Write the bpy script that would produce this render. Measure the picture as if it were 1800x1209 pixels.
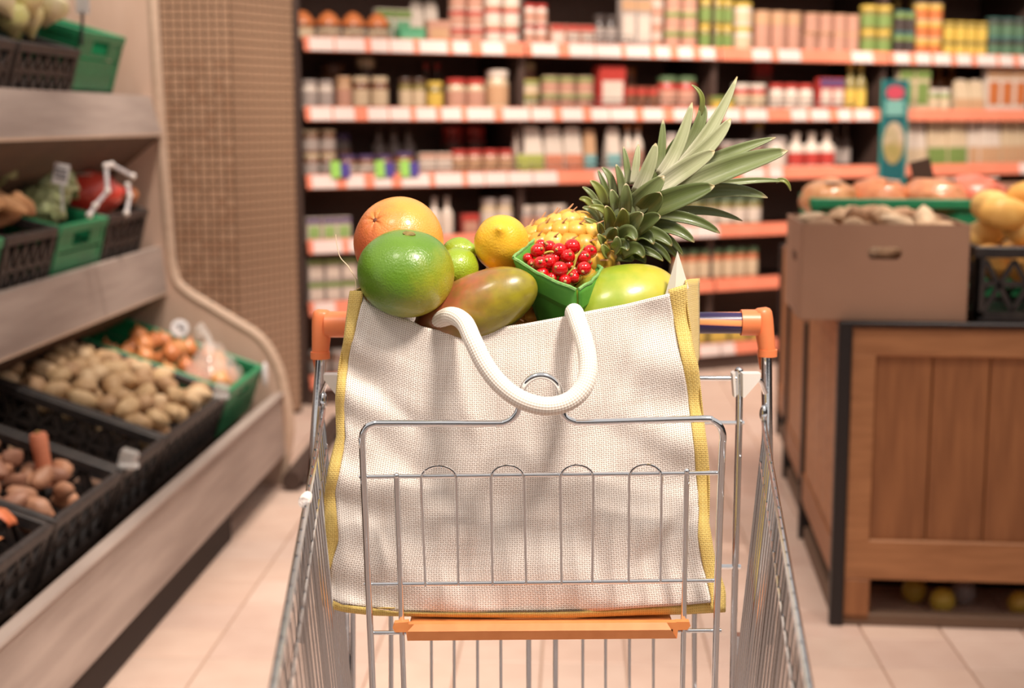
import bpy, math, random
from mathutils import Vector, Matrix, Euler, Quaternion, noise
random.seed(7)
for _o in list(bpy.data.objects): bpy.data.objects.remove(_o)
SC = bpy.context.scene
COL = SC.collection
# ---------------------------------------------------------------- camera
FPX = 2600.0; CAMZ = 1.30; HORIZON = 212.0
PITCH = math.atan((604.5-HORIZON)/FPX)
cam_d = bpy.data.cameras.new('camera'); cam = bpy.data.objects.new('camera', cam_d); COL.objects.link(cam)
cam.location = (0, 0, CAMZ); cam.rotation_euler = (math.pi/2-PITCH, 0, 0)
cam_d.sensor_width = 36; cam_d.lens = FPX/1800*36; cam_d.clip_start = .02; cam_d.clip_end = 60
cam_d.dof.use_dof = True; cam_d.dof.focus_distance = 1.68; cam_d.dof.aperture_fstop = 4.2
SC.camera = cam
# ---------------------------------------------------------------- world, store lamps and added fill lamps
W = bpy.data.worlds.new('World'); SC.world = W; W.use_nodes = True
bg = W.node_tree.nodes['Background']; bg.inputs[0].default_value = (1.0, .92, .86, 1); bg.inputs[1].default_value = .56
def spot(loc, target, watts, size=.09, angle=60, blend=.6, col=(1, .88, .76)):
    l = bpy.data.lights.new('overhead_spotlight', 'SPOT'); l.energy = watts; l.shadow_soft_size = size
    l.spot_size = math.radians(angle); l.spot_blend = blend; l.color = col
    o = bpy.data.objects.new('overhead_spotlight', l); COL.objects.link(o); o.location = loc
    o.rotation_euler = (Vector(target)-Vector(loc)).to_track_quat('-Z', 'Y').to_euler(); return o
spot((.80, 0.65, 3.0), (.05, 1.72, .9), 260, .20, 46)
spot((.0, 3.6, 3.3), (-.1, 5.0, .0), 150, .1, 52)
spot((.05, 2.7, 3.3), (-.05, 3.2, .0), 190, .1, 46)
spot((-.35, 3.0, 3.2), (-1.2, 3.6, .6), 95, .1, 60)
spot((-.75, 4.5, 3.2), (-1.3, 5.6, .9), 160, .1, 66)
for sx, sy, e in ((-.4, 5.2, 150), (.5, 5.2, 215), (1.5, 5.8, 165), (2.6, 6.2, 165)):
    spot((sx, sy, 3.3), (sx+.55, sy+2.0, 1.1), e, .07, 75)
spot((1.4, 3.6, 3.3), (1.45, 4.2, 1.0), 130, .1, 40)
spot((1.25, 2.3, 3.3), (1.7, 3.8, .75), 80, .1, 42)  # added lamp, brightens the cardboard box and the nearest oak bin
spot((-.8, .6, 3.1), (-.05, 1.75, .9), 55, .25, 42)  # added soft fill for the left side of the cart, not a store lamp
VS = SC.view_settings; VS.view_transform = 'Standard'; VS.look = 'None'; VS.gamma = 1; VS.use_curve_mapping = False; VS.exposure = 0.35
# ---------------------------------------------------------------- helpers
CP, SP = math.cos(PITCH), math.sin(PITCH)
def ray(px, py):
    u = (px-900)/FPX; v = (604.5-py)/FPX
    return Vector((u, CP+v*SP, -SP+v*CP))
def at(px, py, Y):
    d = ray(px, py); return Vector((0, 0, CAMZ))+d*(Y/d.y)
def at_z(px, py, z):
    d = ray(px, py); return Vector((0, 0, CAMZ))+d*((z-CAMZ)/d.z)
def mm(px, Y): return px*Y/FPX
def Lp(a, b, t): return a+(b-a)*t
def interp(tab, x):
    if x <= tab[0][0]: return tab[0][1]
    for (x0, y0), (x1, y1) in zip(tab, tab[1:]):
        if x <= x1: return y0+(y1-y0)*(x-x0)/(x1-x0)
    return tab[-1][1]
def catmull(pts, n=6):
    P = [Vector(p) for p in pts]; out = []
    for i in range(len(P)-1):
        p0 = P[max(i-1, 0)]; p1 = P[i]; p2 = P[i+1]; p3 = P[min(i+2, len(P)-1)]
        for k in range(n):
            t = k/n
            out.append(.5*((2*p1)+(p2-p0)*t+(2*p0-5*p1+4*p2-p3)*t*t+(3*p1-p0-3*p2+p3)*t**3))
    out.append(P[-1]); return out
def fillet(pts, r, n=6):
    P = [Vector(p) for p in pts]; out = [P[0]]
    for i in range(1, len(P)-1):
        a, b, c = P[i-1], P[i], P[i+1]
        ra = min(r, (a-b).length*.48, (c-b).length*.48)
        s = b+(a-b).normalized()*ra; e = b+(c-b).normalized()*ra
        for k in range(n+1):
            t = k/n; out.append(s*(1-t)**2+b*2*t*(1-t)+e*t*t)
    out.append(P[-1]); return out
class MB:
    def __init__(s): s.v = []; s.f = []; s.uv = None
    def add(s, vs, fs):
        n = len(s.v); s.v += [Vector(q) for q in vs]; s.f += [tuple(i+n for i in f) for f in fs]; return s
    def box(s, c, d, M=None, ch=0):
        x, y, z = d[0]/2, d[1]/2, d[2]/2; c = Vector(c)
        if ch <= 0:
            vs = [Vector((i*x, j*y, k*z)) for k in (-1, 1) for j in (-1, 1) for i in (-1, 1)]
            fs = [(0, 2, 3, 1), (4, 5, 7, 6), (0, 1, 5, 4), (2, 6, 7, 3), (0, 4, 6, 2), (1, 3, 7, 5)]
        else:
            ch = min(ch, x*.45, y*.45, z*.45); vs = []; idx = {}
            for k in (-1, 1):
                for j in (-1, 1):
                    for i in (-1, 1):
                        for ax in range(3):
                            p = [i*(x-ch), j*(y-ch), k*(z-ch)]; p[ax] = (i*x, j*y, k*z)[ax]
                            idx[(i, j, k, ax)] = len(vs); vs.append(Vector(p))
            fs = []
            for ax in range(3):
                a, b = (ax+1) % 3, (ax+2) % 3
                for sg in (-1, 1):
                    q = []
                    for (e, g) in ((-1, -1), (1, -1), (1, 1), (-1, 1)):
                        t = [0, 0, 0]; t[ax] = sg; t[a] = e; t[b] = g; q.append(idx[(t[0], t[1], t[2], ax)])
                    fs.append(tuple(q if sg > 0 else q[::-1]))
            for ax in range(3):
                a, b = (ax+1) % 3, (ax+2) % 3
                for e in (-1, 1):
                    for g in (-1, 1):
                        def K(sx, w):
                            t = [0, 0, 0]; t[ax] = sx; t[a] = e; t[b] = g; return idx[(t[0], t[1], t[2], w)]
                        q = (K(-1, a), K(1, a), K(1, b), K(-1, b)); fs.append(q if e*g > 0 else q[::-1])
            for i in (-1, 1):
                for j in (-1, 1):
                    for k in (-1, 1):
                        q = tuple(idx[(i, j, k, w)] for w in range(3)); fs.append(q if i*j*k > 0 else q[::-1])
        vs = [(M @ q if M else q)+c for q in vs]; return s.add(vs, fs)
    def tube(s, pts, r, seg=8, closed=False):
        P = [Vector(p) for p in pts]; n = len(P); R = r if isinstance(r, (list, tuple)) else [r]*n
        T = []
        for i in range(n):
            a = P[(i-1) % n] if closed else P[max(i-1, 0)]; b = P[(i+1) % n] if closed else P[min(i+1, n-1)]
            d = (b-a); T.append(d.normalized() if d.length > 1e-9 else Vector((0, 0, 1)))
        ref = Vector((0, 0, 1)) if abs(T[0].z) < .9 else Vector((1, 0, 0))
        N = (ref-T[0]*ref.dot(T[0])).normalized(); vs = []
        for i in range(n):
            if i:
                q = T[i-1].rotation_difference(T[i]); N = q @ N; N = (N-T[i]*N.dot(T[i])).normalized()
            B = T[i].cross(N)
            for k in range(seg):
                a = 2*math.pi*k/seg; vs.append(P[i]+(N*math.cos(a)+B*math.sin(a))*R[i])
        fs = []
        for i in range(n if closed else n-1):
            j = (i+1) % n
            for k in range(seg):
                l = (k+1) % seg; fs.append((i*seg+k, i*seg+l, j*seg+l, j*seg+k))
        if not closed:
            fs.append(tuple(range(seg))[::-1]); fs.append(tuple((n-1)*seg+k for k in range(seg)))
        return s.add(vs, fs)
    def lathe(s, prof, seg=16, M=None, c=(0, 0, 0)):
        c = Vector(c); vs = []; fs = []; n = len(prof)
        for (r, z) in prof:
            for k in range(seg):
                a = 2*math.pi*k/seg; q = Vector((r*math.cos(a), r*math.sin(a), z)); vs.append((M @ q if M else q)+c)
        for i in range(n-1):
            for k in range(seg):
                l = (k+1) % seg; fs.append((i*seg+k, i*seg+l, (i+1)*seg+l, (i+1)*seg+k))
        fs.append(tuple(range(seg))[::-1]); fs.append(tuple((n-1)*seg+k for k in range(seg)))
        return s.add(vs, fs)
    def sphere(s, rx, ry, rz, M=None, c=(0, 0, 0), nu=24, nv=14, fn=None):
        c = Vector(c); vs = []; fs = []
        for j in range(1, nv):
            th = math.pi*j/nv
            for i in range(nu):
                ph = 2*math.pi*i/nu; vs.append(Vector((math.sin(th)*math.cos(ph), math.sin(th)*math.sin(ph), math.cos(th))))
        vs += [Vector((0, 0, 1)), Vector((0, 0, -1))]; t = len(vs)-2; b = len(vs)-1
        for j in range(nv-2):
            for i in range(nu):
                k = (i+1) % nu; fs.append((j*nu+i, (j+1)*nu+i, (j+1)*nu+k, j*nu+k))
        for i in range(nu):
            k = (i+1) % nu; fs.append((t, i, k)); fs.append((b, (nv-2)*nu+k, (nv-2)*nu+i))
        out = []
        for q in vs:
            f = fn(q) if fn else 1.0
            p = Vector((q.x*rx, q.y*ry, q.z*rz))*f if not isinstance(f, Vector) else f
            out.append((M @ p if M else p)+c)
        return s.add(out, fs)
    def prism(s, poly, M, depth):
        """poly: list of (a,b) in the plane, extruded by depth along local z, placed by M (4x4)"""
        n = len(poly); vs = [M @ Vector((a, b, 0)) for a, b in poly]+[M @ Vector((a, b, depth)) for a, b in poly]
        fs = [tuple(range(n))[::-1], tuple(range(n, 2*n))]+[(i, (i+1) % n, n+(i+1) % n, n+i) for i in range(n)]
        return s.add(vs, fs)
    def grid(s, fn, nu, nv, uvfn=None):
        n0 = len(s.v); vs = []; uv = []
        for j in range(nv+1):
            for i in range(nu+1):
                vs.append(fn(i/nu, j/nv)); uv.append(uvfn(i/nu, j/nv) if uvfn else (i/nu, j/nv))
        fs = [(j*(nu+1)+i, j*(nu+1)+i+1, (j+1)*(nu+1)+i+1, (j+1)*(nu+1)+i) for j in range(nv) for i in range(nu)]
        s.add(vs, fs)
        if s.uv is None: s.uv = {}
        for k, q in enumerate(uv): s.uv[n0+k] = q
        return s
    def mesh(s, name, mat, smooth=True, off=Vector((0, 0, 0)), angle=40):
        me = bpy.data.meshes.new(name); me.from_pydata([tuple(q-off) for q in s.v], [], s.f)
        if mat: me.materials.append(mat)
        if s.uv is not None:
            ul = me.uv_layers.new(name='UVMap')
            for lp in me.loops: ul.data[lp.index].uv = s.uv.get(lp.vertex_index, (0, 0))
        if smooth:
            me.polygons.foreach_set('use_smooth', [True]*len(me.polygons))
            me.set_sharp_from_angle(angle=math.radians(angle))
        me.update(); return me
    def build(s, name, mat, parent=None, smooth=True, local=False, angle=40):
        """local: vertices are in the parent's frame; else in world coordinates (parent must not be rotated)"""
        if local: off = Vector((0, 0, 0))
        else:
            xs = [q.x for q in s.v]; ys = [q.y for q in s.v]; zs = [q.z for q in s.v]
            off = Vector(((min(xs)+max(xs))/2, (min(ys)+max(ys))/2, min(zs)))
        o = bpy.data.objects.new(name, s.mesh(name, mat, smooth, off, angle)); COL.objects.link(o)
        if parent is not None:
            o.parent = parent
            if not local: o.location = off-wloc(parent)
        else: o.location = off
        return o
def wloc(o):
    l = Vector(o.location); p = o.parent
    while p is not None: l += Vector(p.location); p = p.parent
    return l
def tag(o, label=None, cat=None, group=None, kind=None):
    if label: o['label'] = label
    if cat: o['category'] = cat
    if group: o['group'] = group
    if kind: o['kind'] = kind
    return o
def thing(name, loc, label=None, cat=None, group=None, rot=(0, 0, 0), kind=None):
    o = bpy.data.objects.new(name, None); COL.objects.link(o); o.empty_display_size = .05
    o.location = loc; o.rotation_euler = rot; return tag(o, label, cat, group, kind)
def inst(me, name, loc, rot=(0, 0, 0), scale=(1, 1, 1), parent=None):
    o = bpy.data.objects.new(name, me); COL.objects.link(o); o.location = loc; o.rotation_euler = rot; o.scale = scale
    if parent is not None: o.parent = parent
    return o
def solid(o, t, off=0):
    m = o.modifiers.new('thickness', 'SOLIDIFY'); m.thickness = t; m.offset = off; return o
ORD = ['first', 'second', 'third', 'fourth', 'fifth', 'sixth', 'seventh', 'eighth', 'ninth', 'tenth', 'eleventh', 'twelfth', 'thirteenth', 'fourteenth', 'fifteenth', 'sixteenth', 'seventeenth', 'eighteenth', 'nineteenth', 'twentieth', 'twenty-first', 'twenty-second']
# ---------------------------------------------------------------- materials
def srgb(r, g, b):
    def f(c):
        c /= 255.0; return c/12.92 if c <= .04045 else ((c+.055)/1.055)**2.4
    return (f(r), f(g), f(b), 1)
MATS = {}
def M(name, col, rough=.5, metal=0, var=None, bump=None, coat=0, spec=.5, trans=0, sss=0, grad=None, sheen=0, alpha=1, aniso=None):
    """var=(scale, colour2, amount[, stretch]); bump=(scale, strength, distance); grad=(axis, lo, hi, colour)"""
    if name in MATS: return MATS[name]
    m = bpy.data.materials.new(name); m.use_nodes = True; nt = m.node_tree; N = nt.nodes; L = nt.links
    b = N['Principled BSDF']
    b.inputs['Roughness'].default_value = rough; b.inputs['Metallic'].default_value = metal
    b.inputs['Coat Weight'].default_value = coat; b.inputs['Coat Roughness'].default_value = .12
    b.inputs['Specular IOR Level'].default_value = spec; b.inputs['Transmission Weight'].default_value = trans
    b.inputs['Alpha'].default_value = alpha
    if sss: b.inputs['Subsurface Weight'].default_value = sss; b.inputs['Subsurface Radius'].default_value = (.01, .006, .003)
    if sheen: b.inputs['Sheen Weight'].default_value = sheen
    tc = N.new('ShaderNodeTexCoord'); cur = None
    c = N.new('ShaderNodeRGB'); c.outputs[0].default_value = col; cur = c.outputs[0]
    if grad:
        ax, lo, hi, c2 = grad
        d = N.new('ShaderNodeVectorMath'); d.operation = 'DOT_PRODUCT'; d.inputs[1].default_value = ax; L.new(tc.outputs['Object'], d.inputs[0])
        nz = N.new('ShaderNodeTexNoise'); nz.inputs['Scale'].default_value = 3/(abs(hi-lo)+1e-6); nz.inputs['Detail'].default_value = 5; L.new(tc.outputs['Object'], nz.inputs['Vector'])
        ma = N.new('ShaderNodeMath'); ma.operation = 'MULTIPLY_ADD'; ma.inputs[1].default_value = (hi-lo)*.8; ma.inputs[2].default_value = -(hi-lo)*.4; L.new(nz.outputs['Fac'], ma.inputs[0])
        ad = N.new('ShaderNodeMath'); ad.operation = 'ADD'; L.new(d.outputs['Value'], ad.inputs[0]); L.new(ma.outputs[0], ad.inputs[1])
        mr = N.new('ShaderNodeMapRange'); mr.interpolation_type = 'SMOOTHSTEP'; mr.inputs['From Min'].default_value = lo; mr.inputs['From Max'].default_value = hi; L.new(ad.outputs[0], mr.inputs['Value'])
        mx = N.new('ShaderNodeMix'); mx.data_type = 'RGBA'; L.new(mr.outputs[0], mx.inputs['Factor']); L.new(cur, mx.inputs[6]); mx.inputs[7].default_value = c2; cur = mx.outputs[2]
    if var:
        nz = N.new('ShaderNodeTexNoise'); nz.inputs['Scale'].default_value = var[0]; nz.inputs['Detail'].default_value = 6
        src = tc.outputs['Object']
        if len(var) > 3:
            mp = N.new('ShaderNodeMapping'); mp.inputs['Scale'].default_value = var[3]; L.new(src, mp.inputs['Vector']); src = mp.outputs[0]
        L.new(src, nz.inputs['Vector'])
        mr = N.new('ShaderNodeMapRange'); mr.inputs['From Min'].default_value = .35; mr.inputs['From Max'].default_value = .68; mr.inputs['To Max'].default_value = var[2]; L.new(nz.outputs['Fac'], mr.inputs['Value'])
        mx = N.new('ShaderNodeMix'); mx.data_type = 'RGBA'; L.new(mr.outputs[0], mx.inputs['Factor']); L.new(cur, mx.inputs[6]); mx.inputs[7].default_value = var[1]; cur = mx.outputs[2]
    L.new(cur, b.inputs['Base Color'])
    if bump:
        nz = N.new('ShaderNodeTexNoise'); nz.inputs['Scale'].default_value = bump[0]; nz.inputs['Detail'].default_value = 2; L.new(tc.outputs['Object'], nz.inputs['Vector'])
        bp = N.new('ShaderNodeBump'); bp.inputs['Strength'].default_value = bump[1]; bp.inputs['Distance'].default_value = bump[2]; L.new(nz.outputs['Fac'], bp.inputs['Height']); L.new(bp.outputs[0], b.inputs['Normal'])
    MATS[name] = m; return m
def weave_mat(name, c_hi, c_lo, c_gap, pitch, gap=.5, slub=.35):
    """plain-weave jute: UV in metres; threads, small open gaps and relief"""
    m = bpy.data.materials.new(name); m.use_nodes = True; nt = m.node_tree; N = nt.nodes; L = nt.links; b = N['Principled BSDF']
    b.inputs['Roughness'].default_value = .9; b.inputs['Specular IOR Level'].default_value = .15; b.inputs['Sheen Weight'].default_value = .15
    tc = N.new('ShaderNodeTexCoord')
    nz0 = N.new('ShaderNodeTexNoise'); nz0.inputs['Scale'].default_value = 60; nz0.inputs['Detail'].default_value = 3; L.new(tc.outputs['UV'], nz0.inputs['Vector'])
    wob = N.new('ShaderNodeVectorMath'); wob.operation = 'SCALE'; wob.inputs['Scale'].default_value = pitch*.9; L.new(nz0.outputs['Color'], wob.inputs[0])
    ad = N.new('ShaderNodeVectorMath'); ad.operation = 'ADD'; L.new(tc.outputs['UV'], ad.inputs[0]); L.new(wob.outputs[0], ad.inputs[1])
    sp = N.new('ShaderNodeSeparateXYZ'); L.new(ad.outputs[0], sp.inputs[0])
    def mth(op, a, bb=None):
        q = N.new('ShaderNodeMath'); q.operation = op
        for i, x in enumerate((a, bb)):
            if x is None: continue
            if isinstance(x, (int, float)): q.inputs[i].default_value = x
            else: L.new(x, q.inputs[i])
        return q.outputs[0]
    k = 2*math.pi/pitch
    cu = mth('COSINE', mth('MULTIPLY', sp.outputs[0], k)); cv = mth('COSINE', mth('MULTIPLY', sp.outputs[1], k*1.08))
    mn = mth('MAXIMUM', cu, cv)                       # low only where both threads are absent
    chk = mth('MULTIPLY', mth('COSINE', mth('MULTIPLY', sp.outputs[0], k/2)), mth('COSINE', mth('MULTIPLY', sp.outputs[1], k*.54)))
    mp = N.new('ShaderNodeMapping'); mp.inputs['Scale'].default_value = (12, 330, 1); L.new(tc.outputs['UV'], mp.inputs[0])
    n1 = N.new('ShaderNodeTexNoise'); n1.inputs['Scale'].default_value = 1; n1.inputs['Detail'].default_value = 2; L.new(mp.outputs[0], n1.inputs['Vector'])
    mp2 = N.new('ShaderNodeMapping'); mp2.inputs['Scale'].default_value = (300, 14, 1); L.new(tc.outputs['UV'], mp2.inputs[0])
    n2 = N.new('ShaderNodeTexNoise'); n2.inputs['Scale'].default_value = 1; n2.inputs['Detail'].default_value = 2; L.new(mp2.outputs[0], n2.inputs['Vector'])
    th = mth('ADD', mth('MULTIPLY', n1.outputs['Fac'], .5), mth('MULTIPLY', n2.outputs['Fac'], .5))
    thr = mth('ADD', mth('MULTIPLY', th, slub), -.45-slub/2+gap*.2)
    mr = N.new('ShaderNodeMapRange'); mr.inputs['From Min'].default_value = -.35; mr.inputs['From Max'].default_value = .2; L.new(mth('SUBTRACT', mn, thr), mr.inputs['Value'])
    mx0 = N.new('ShaderNodeMix'); mx0.data_type = 'RGBA'; mx0.inputs[6].default_value = c_lo; mx0.inputs[7].default_value = c_hi
    mr2 = N.new('ShaderNodeMapRange'); mr2.inputs['From Min'].default_value = .35; mr2.inputs['From Max'].default_value = .65; L.new(th, mr2.inputs['Value']); L.new(mr2.outputs[0], mx0.inputs['Factor'])
    mx = N.new('ShaderNodeMix'); mx.data_type = 'RGBA'; mx.inputs[6].default_value = c_gap; L.new(mr.outputs[0], mx.inputs['Factor']); L.new(mx0.outputs[2], mx.inputs[7])
    L.new(mx.outputs[2], b.inputs['Base Color'])
    h = mth('ADD', mth('MULTIPLY', mn, .5), mth('MULTIPLY', chk, .3))
    bp = N.new('ShaderNodeBump'); bp.inputs['Strength'].default_value = .55; bp.inputs['Distance'].default_value = .0006; L.new(h, bp.inputs['Height']); L.new(bp.outputs[0], b.inputs['Normal'])
    MATS[name] = m; return m
CHROME = M('chrome', (.82, .85, .89, 1), .07, 1, bump=(300, .04, .0005))
GALV = M('galvanised_wire', (.76, .79, .83, 1), .18, 1, bump=(400, .08, .0005))
ORANGE = M('orange_plastic', srgb(244, 142, 92), .36, var=(40, srgb(236, 126, 74), .5))
BLACKP = M('black_plastic', srgb(38, 33, 33), .45, var=(30, srgb(70, 60, 55), .6))
GREENP = M('green_plastic', srgb(30, 128, 84), .42, var=(20, srgb(45, 150, 98), .6))
# ================================================================ floor
FY = math.radians(-2.4)
floor_o = thing('floor', (0, 0, 0), kind='structure')
sub = MB().box((0.5, 4.2, -.02), (12, 13, .03)); sub.build('subfloor', M('grout', srgb(176, 146, 126), .8), floor_o, smooth=False)
TS = .205
tmesh = []
for k in range(5):
    c = [(226, 196, 178), (222, 191, 173), (220, 190, 174), (228, 200, 184), (221, 193, 176)][k]
    tmesh.append(MB().box((0, 0, 0), (TS-.005, TS-.005, .012), ch=.0015).mesh('floor_tile', M('floor_tile_%d' % k, srgb(*c), .38, var=(9, srgb(c[0]-14, c[1]-18, c[2]-18), .5)), smooth=False))
RT = Matrix.Rotation(FY, 3, 'Z'); rest = MB(); near = []
for i in range(-20, 26):
    for j in range(-8, 42):
        p = RT @ Vector((i*TS+.03, j*TS+.05, 0))
        d = (p-Vector((0, 0, 0)))
        if p.y > .5:
            px = 900+FPX*p.x/p.y; pyy = HORIZON+1.3/p.y*FPX*.97
            vis = -60 < px < 1860 and 640 < pyy < 1290
        else: vis = False
        near.append((0 if vis else 1, p.y, p))
near.sort(key=lambda q: (q[0], q[1]))
for k, (nv, yy, p) in enumerate(near):
    if k < 300: inst(tmesh[random.randrange(5)], 'floor_tile', (p.x, p.y, -.0055), (0, 0, FY+(math.pi/2)*random.randrange(4)), parent=floor_o)
    elif p.y > -.8: rest.box((p.x, p.y, -.0055), (TS-.005, TS-.005, .012), Matrix.Rotation(FY, 3, 'Z'))
tag(rest.build('floor_tile_field', tmesh[0].materials[0], floor_o, smooth=False), kind='stuff')

# ================================================================ mosaic column
TILE = [M('mosaic_%d' % k, srgb(*c), .18, coat=.4) for k, c in enumerate([(176, 142, 116), (170, 136, 110), (182, 147, 120), (168, 132, 106)])]
colm = thing('wall_column', at(400, 740, 6.4)*1, kind='structure'); colm.location.z = 0
cA = at(262, 600, 6.2); cB = at(420, 600, 6.2); cC = at(528, 600, 6.55)
cA.z = cB.z = cC.z = 0
core = MB(); hgt = 3.4
poly = [cA, cB, cC, Vector((cC.x-.1, cC.y+.25, 0)), Vector((cA.x, cC.y+.25, 0))]
core.add([p for p in poly]+[p+Vector((0, 0, hgt)) for p in poly], [(0, 1, 6, 5), (1, 2, 7, 6), (2, 3, 8, 7), (3, 4, 9, 8), (4, 0, 5, 9)])
core.build('grout_core', M('mosaic_grout', srgb(82, 58, 40), .8), colm, smooth=False)
pit = .0355
tm = [MB().box((0, 0, 0), (pit*.82, .008, pit*.82), ch=.002).mesh('mosaic_tile', t, smooth=False) for t in TILE]
cnt = 0; rs = MB(); allt = []
for (a, b, faceid) in ((cA, cB, 0), (cB, cC, 1)):
    d = (b-a); ln = d.length; d.normalize(); ang = math.atan2(d.y, d.x); nrm = Vector((d.y, -d.x, 0)); n = int(ln/pit)
    for i in range(n):
        for j in range(int(2.3/pit)):
            p = b-d*((i+.5)*pit)+nrm*.003 if faceid == 0 else a+d*((i+.5)*pit)+nrm*.003
            allt.append((faceid, i, j, p+Vector((0, 0, .02+(j+.5)*pit)), ang))
allt.sort(key=lambda q: (q[0], q[1] > 10, abs(q[3].z-1.0)))
for k, (fid, i, j, p, ang) in enumerate(allt):
    if k < 300: inst(random.choice(tm), 'mosaic_tile', p-wloc(colm), (0, 0, ang), parent=colm)
    else: rs.box(p, (pit*.82, .008, pit*.82), Matrix.Rotation(ang, 3, 'Z'))
tag(rs.build('mosaic_tile_field', TILE[0], colm, smooth=False), kind='stuff')

# ================================================================ produce rack on the left
D0 = Vector((-.925, 3.06, 0)); UA = math.radians(-2.98)
U = Vector((.052, .99865, 0)).normalized(); Nn = Vector((U.y, -U.x, 0))
def R(n, y, z):                       # rack coordinates: n out into the aisle, y = depth, z up
    return D0+U*((y-D0.y)/U.y)+Nn*n+Vector((0, 0, z))
END = 5.2; BEG = 1.2
WOODG = M('weathered_plank', srgb(178, 160, 150), .6, var=(7, srgb(140, 122, 113), .8, (1, .25, 3)), bump=(60, .15, .002))
WOODB = M('rack_edge_wood', srgb(204, 176, 154), .55, var=(9, srgb(188, 158, 136), .6, (1, 1, 4)))
PANELW = M('rack_side_wood', srgb(212, 180, 160), .55, var=(5, srgb(200, 166, 144), .6, (4, 4, 1)))
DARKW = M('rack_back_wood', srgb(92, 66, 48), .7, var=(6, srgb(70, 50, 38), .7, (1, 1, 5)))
rack = thing('produce_rack', R(-.45, (END+BEG)/2, 0), 'tiered wooden produce rack with three weathered plank shelves on the left', 'rack')
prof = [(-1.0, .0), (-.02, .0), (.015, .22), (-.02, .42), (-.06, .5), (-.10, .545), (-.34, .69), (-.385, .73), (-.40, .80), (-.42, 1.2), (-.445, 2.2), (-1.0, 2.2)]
def prof_mesh(y0, y1, pr):
    mb = MB(); n = len(pr); vs = [R(a, y0, b) for a, b in pr]+[R(a, y1, b) for a, b in pr]
    return mb.add(vs, [tuple(range(n)), tuple(range(n, 2*n))[::-1]]+[(i, i+n, (i+1) % n+n, (i+1) % n) for i in range(n)])
prof_mesh(END, END+.03, prof).build('end_panel', PANELW, rack, smooth=False)
eb = MB(); edge = [R(a, END+.015, b) for a, b in prof[1:11]]
eb.tube(fillet(edge, .05), .021, 8); eb.build('edge_band', WOODB, rack)
def plank(name, n0, z0, n1, z1, t, y0=BEG, y1=END, mat=WOODG):
    pr = [(n0, z0), (n1, z1), (n1-t, z1), (n0-t, z0)]
    return prof_mesh(y0, y1, pr).build(name, mat, rack, smooth=False)
plank('front_plank', 0.0, .12, -.012, .335, .03)
plank('front_plank', -.41, .70, -.425, .86, .03); plank('front_plank', -.41, 1.255, -.445, 1.385, .03)
plank('plank_lip', .002, .335, -.0, .341, .03, mat=WOODG); plank('plank_lip', -.41, .692, -.41, .70, .05, mat=WOODB); plank('plank_lip', -.41, 1.247, -.41, 1.256, .05, mat=WOODB)
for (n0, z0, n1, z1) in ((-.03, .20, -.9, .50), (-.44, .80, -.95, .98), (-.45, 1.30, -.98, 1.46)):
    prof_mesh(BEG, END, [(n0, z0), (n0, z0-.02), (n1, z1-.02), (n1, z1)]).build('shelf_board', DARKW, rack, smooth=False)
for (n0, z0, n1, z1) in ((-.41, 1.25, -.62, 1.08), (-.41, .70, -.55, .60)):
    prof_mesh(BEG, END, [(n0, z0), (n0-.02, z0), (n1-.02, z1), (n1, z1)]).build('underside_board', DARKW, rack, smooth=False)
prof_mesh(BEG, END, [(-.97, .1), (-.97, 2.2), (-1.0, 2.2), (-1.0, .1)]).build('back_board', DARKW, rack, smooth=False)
for y in (BEG+.1, 3.1, 4.6):
    MB().box(R(-.19, y, .06), (.2, .09, .12), Matrix.Rotation(UA, 3, 'Z')).build('foot', DARKW, rack, smooth=False)
prof_mesh(BEG, 4.5, [(-.03, 0), (-.03, .2), (-.06, .2), (-.06, 0)]).build('plinth', M('rack_plinth_shade', srgb(44, 30, 25), .8), rack, smooth=False)  # plinth brought forward and darkened, painting in the shade under the plank
# kerb rail on the floor
kr = MB(); k0 = at_z(512, 845, .04); k1 = at_z(592, 742, .04)
kr.tube([k0, k1], .035, 10); kerb = thing('floor_bumper', ((k0.x+k1.x)/2, (k0.y+k1.y)/2, 0), 'low dark bumper rail on the floor beside the tiled column', 'bumper')
kr.build('rail', M('dark_rubber', srgb(70, 52, 44), .6), kerb)
for t in (.12, .88):
    p = Lp(k0, k1, t); MB().box((p.x, p.y, .012), (.1, .1, .024), ch=.004).build('foot', M('dark_rubber', srgb(70, 52, 44)), kerb, smooth=False)

# ---------------------------------------------------------------- crates
PANELS = {}
def crate_panel(w, h, t, style, mat):
    key = (round(w, 3), round(h, 3), style, mat.name)
    if key in PANELS: return PANELS[key]
    mb = MB(); rim = .028
    mb.box((0, 0, h-rim/2), (w, t*1.6, rim), ch=.003); mb.box((0, 0, .012), (w, t, .024)); 
    for sx in (-1, 1): mb.box((sx*(w/2-.012), 0, h/2), (.024, t, h-.02))
    if style == 'lattice':
        n = max(3, int(w/.075)); st = (w-.05)/n
        for i in range(n):
            x0 = -w/2+.025+i*st
            for sg in (-1, 1):
                L_ = math.hypot(st, h-.06); a = math.atan2(h-.06, st*sg)
                mb.box((x0+st/2, 0, h/2-.004), (L_, t*.8, .012), Matrix.Rotation(-a, 3, 'Y'))
        mb.box((0, 0, h*.5), (w-.04, t*.7, .014))
    else:
        mb.box((0, 0, h*.30), (w-.04, t*.55, h*.5))
        for z in (.08, .36, .62): mb.box((0, 0, h*z), (w-.02, t, .012))
        hw = w*.18
        for sx in (-1, 1): mb.box((sx*(w/2+hw)/2, 0, h*.74), (w/2-hw, t*.55, h*.24))
        mb.box((0, 0, h*.62), (hw*2, t*.9, .012))
    PANELS[key] = mb.mesh('crate_panel', mat, smooth=False); return PANELS[key]
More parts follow.
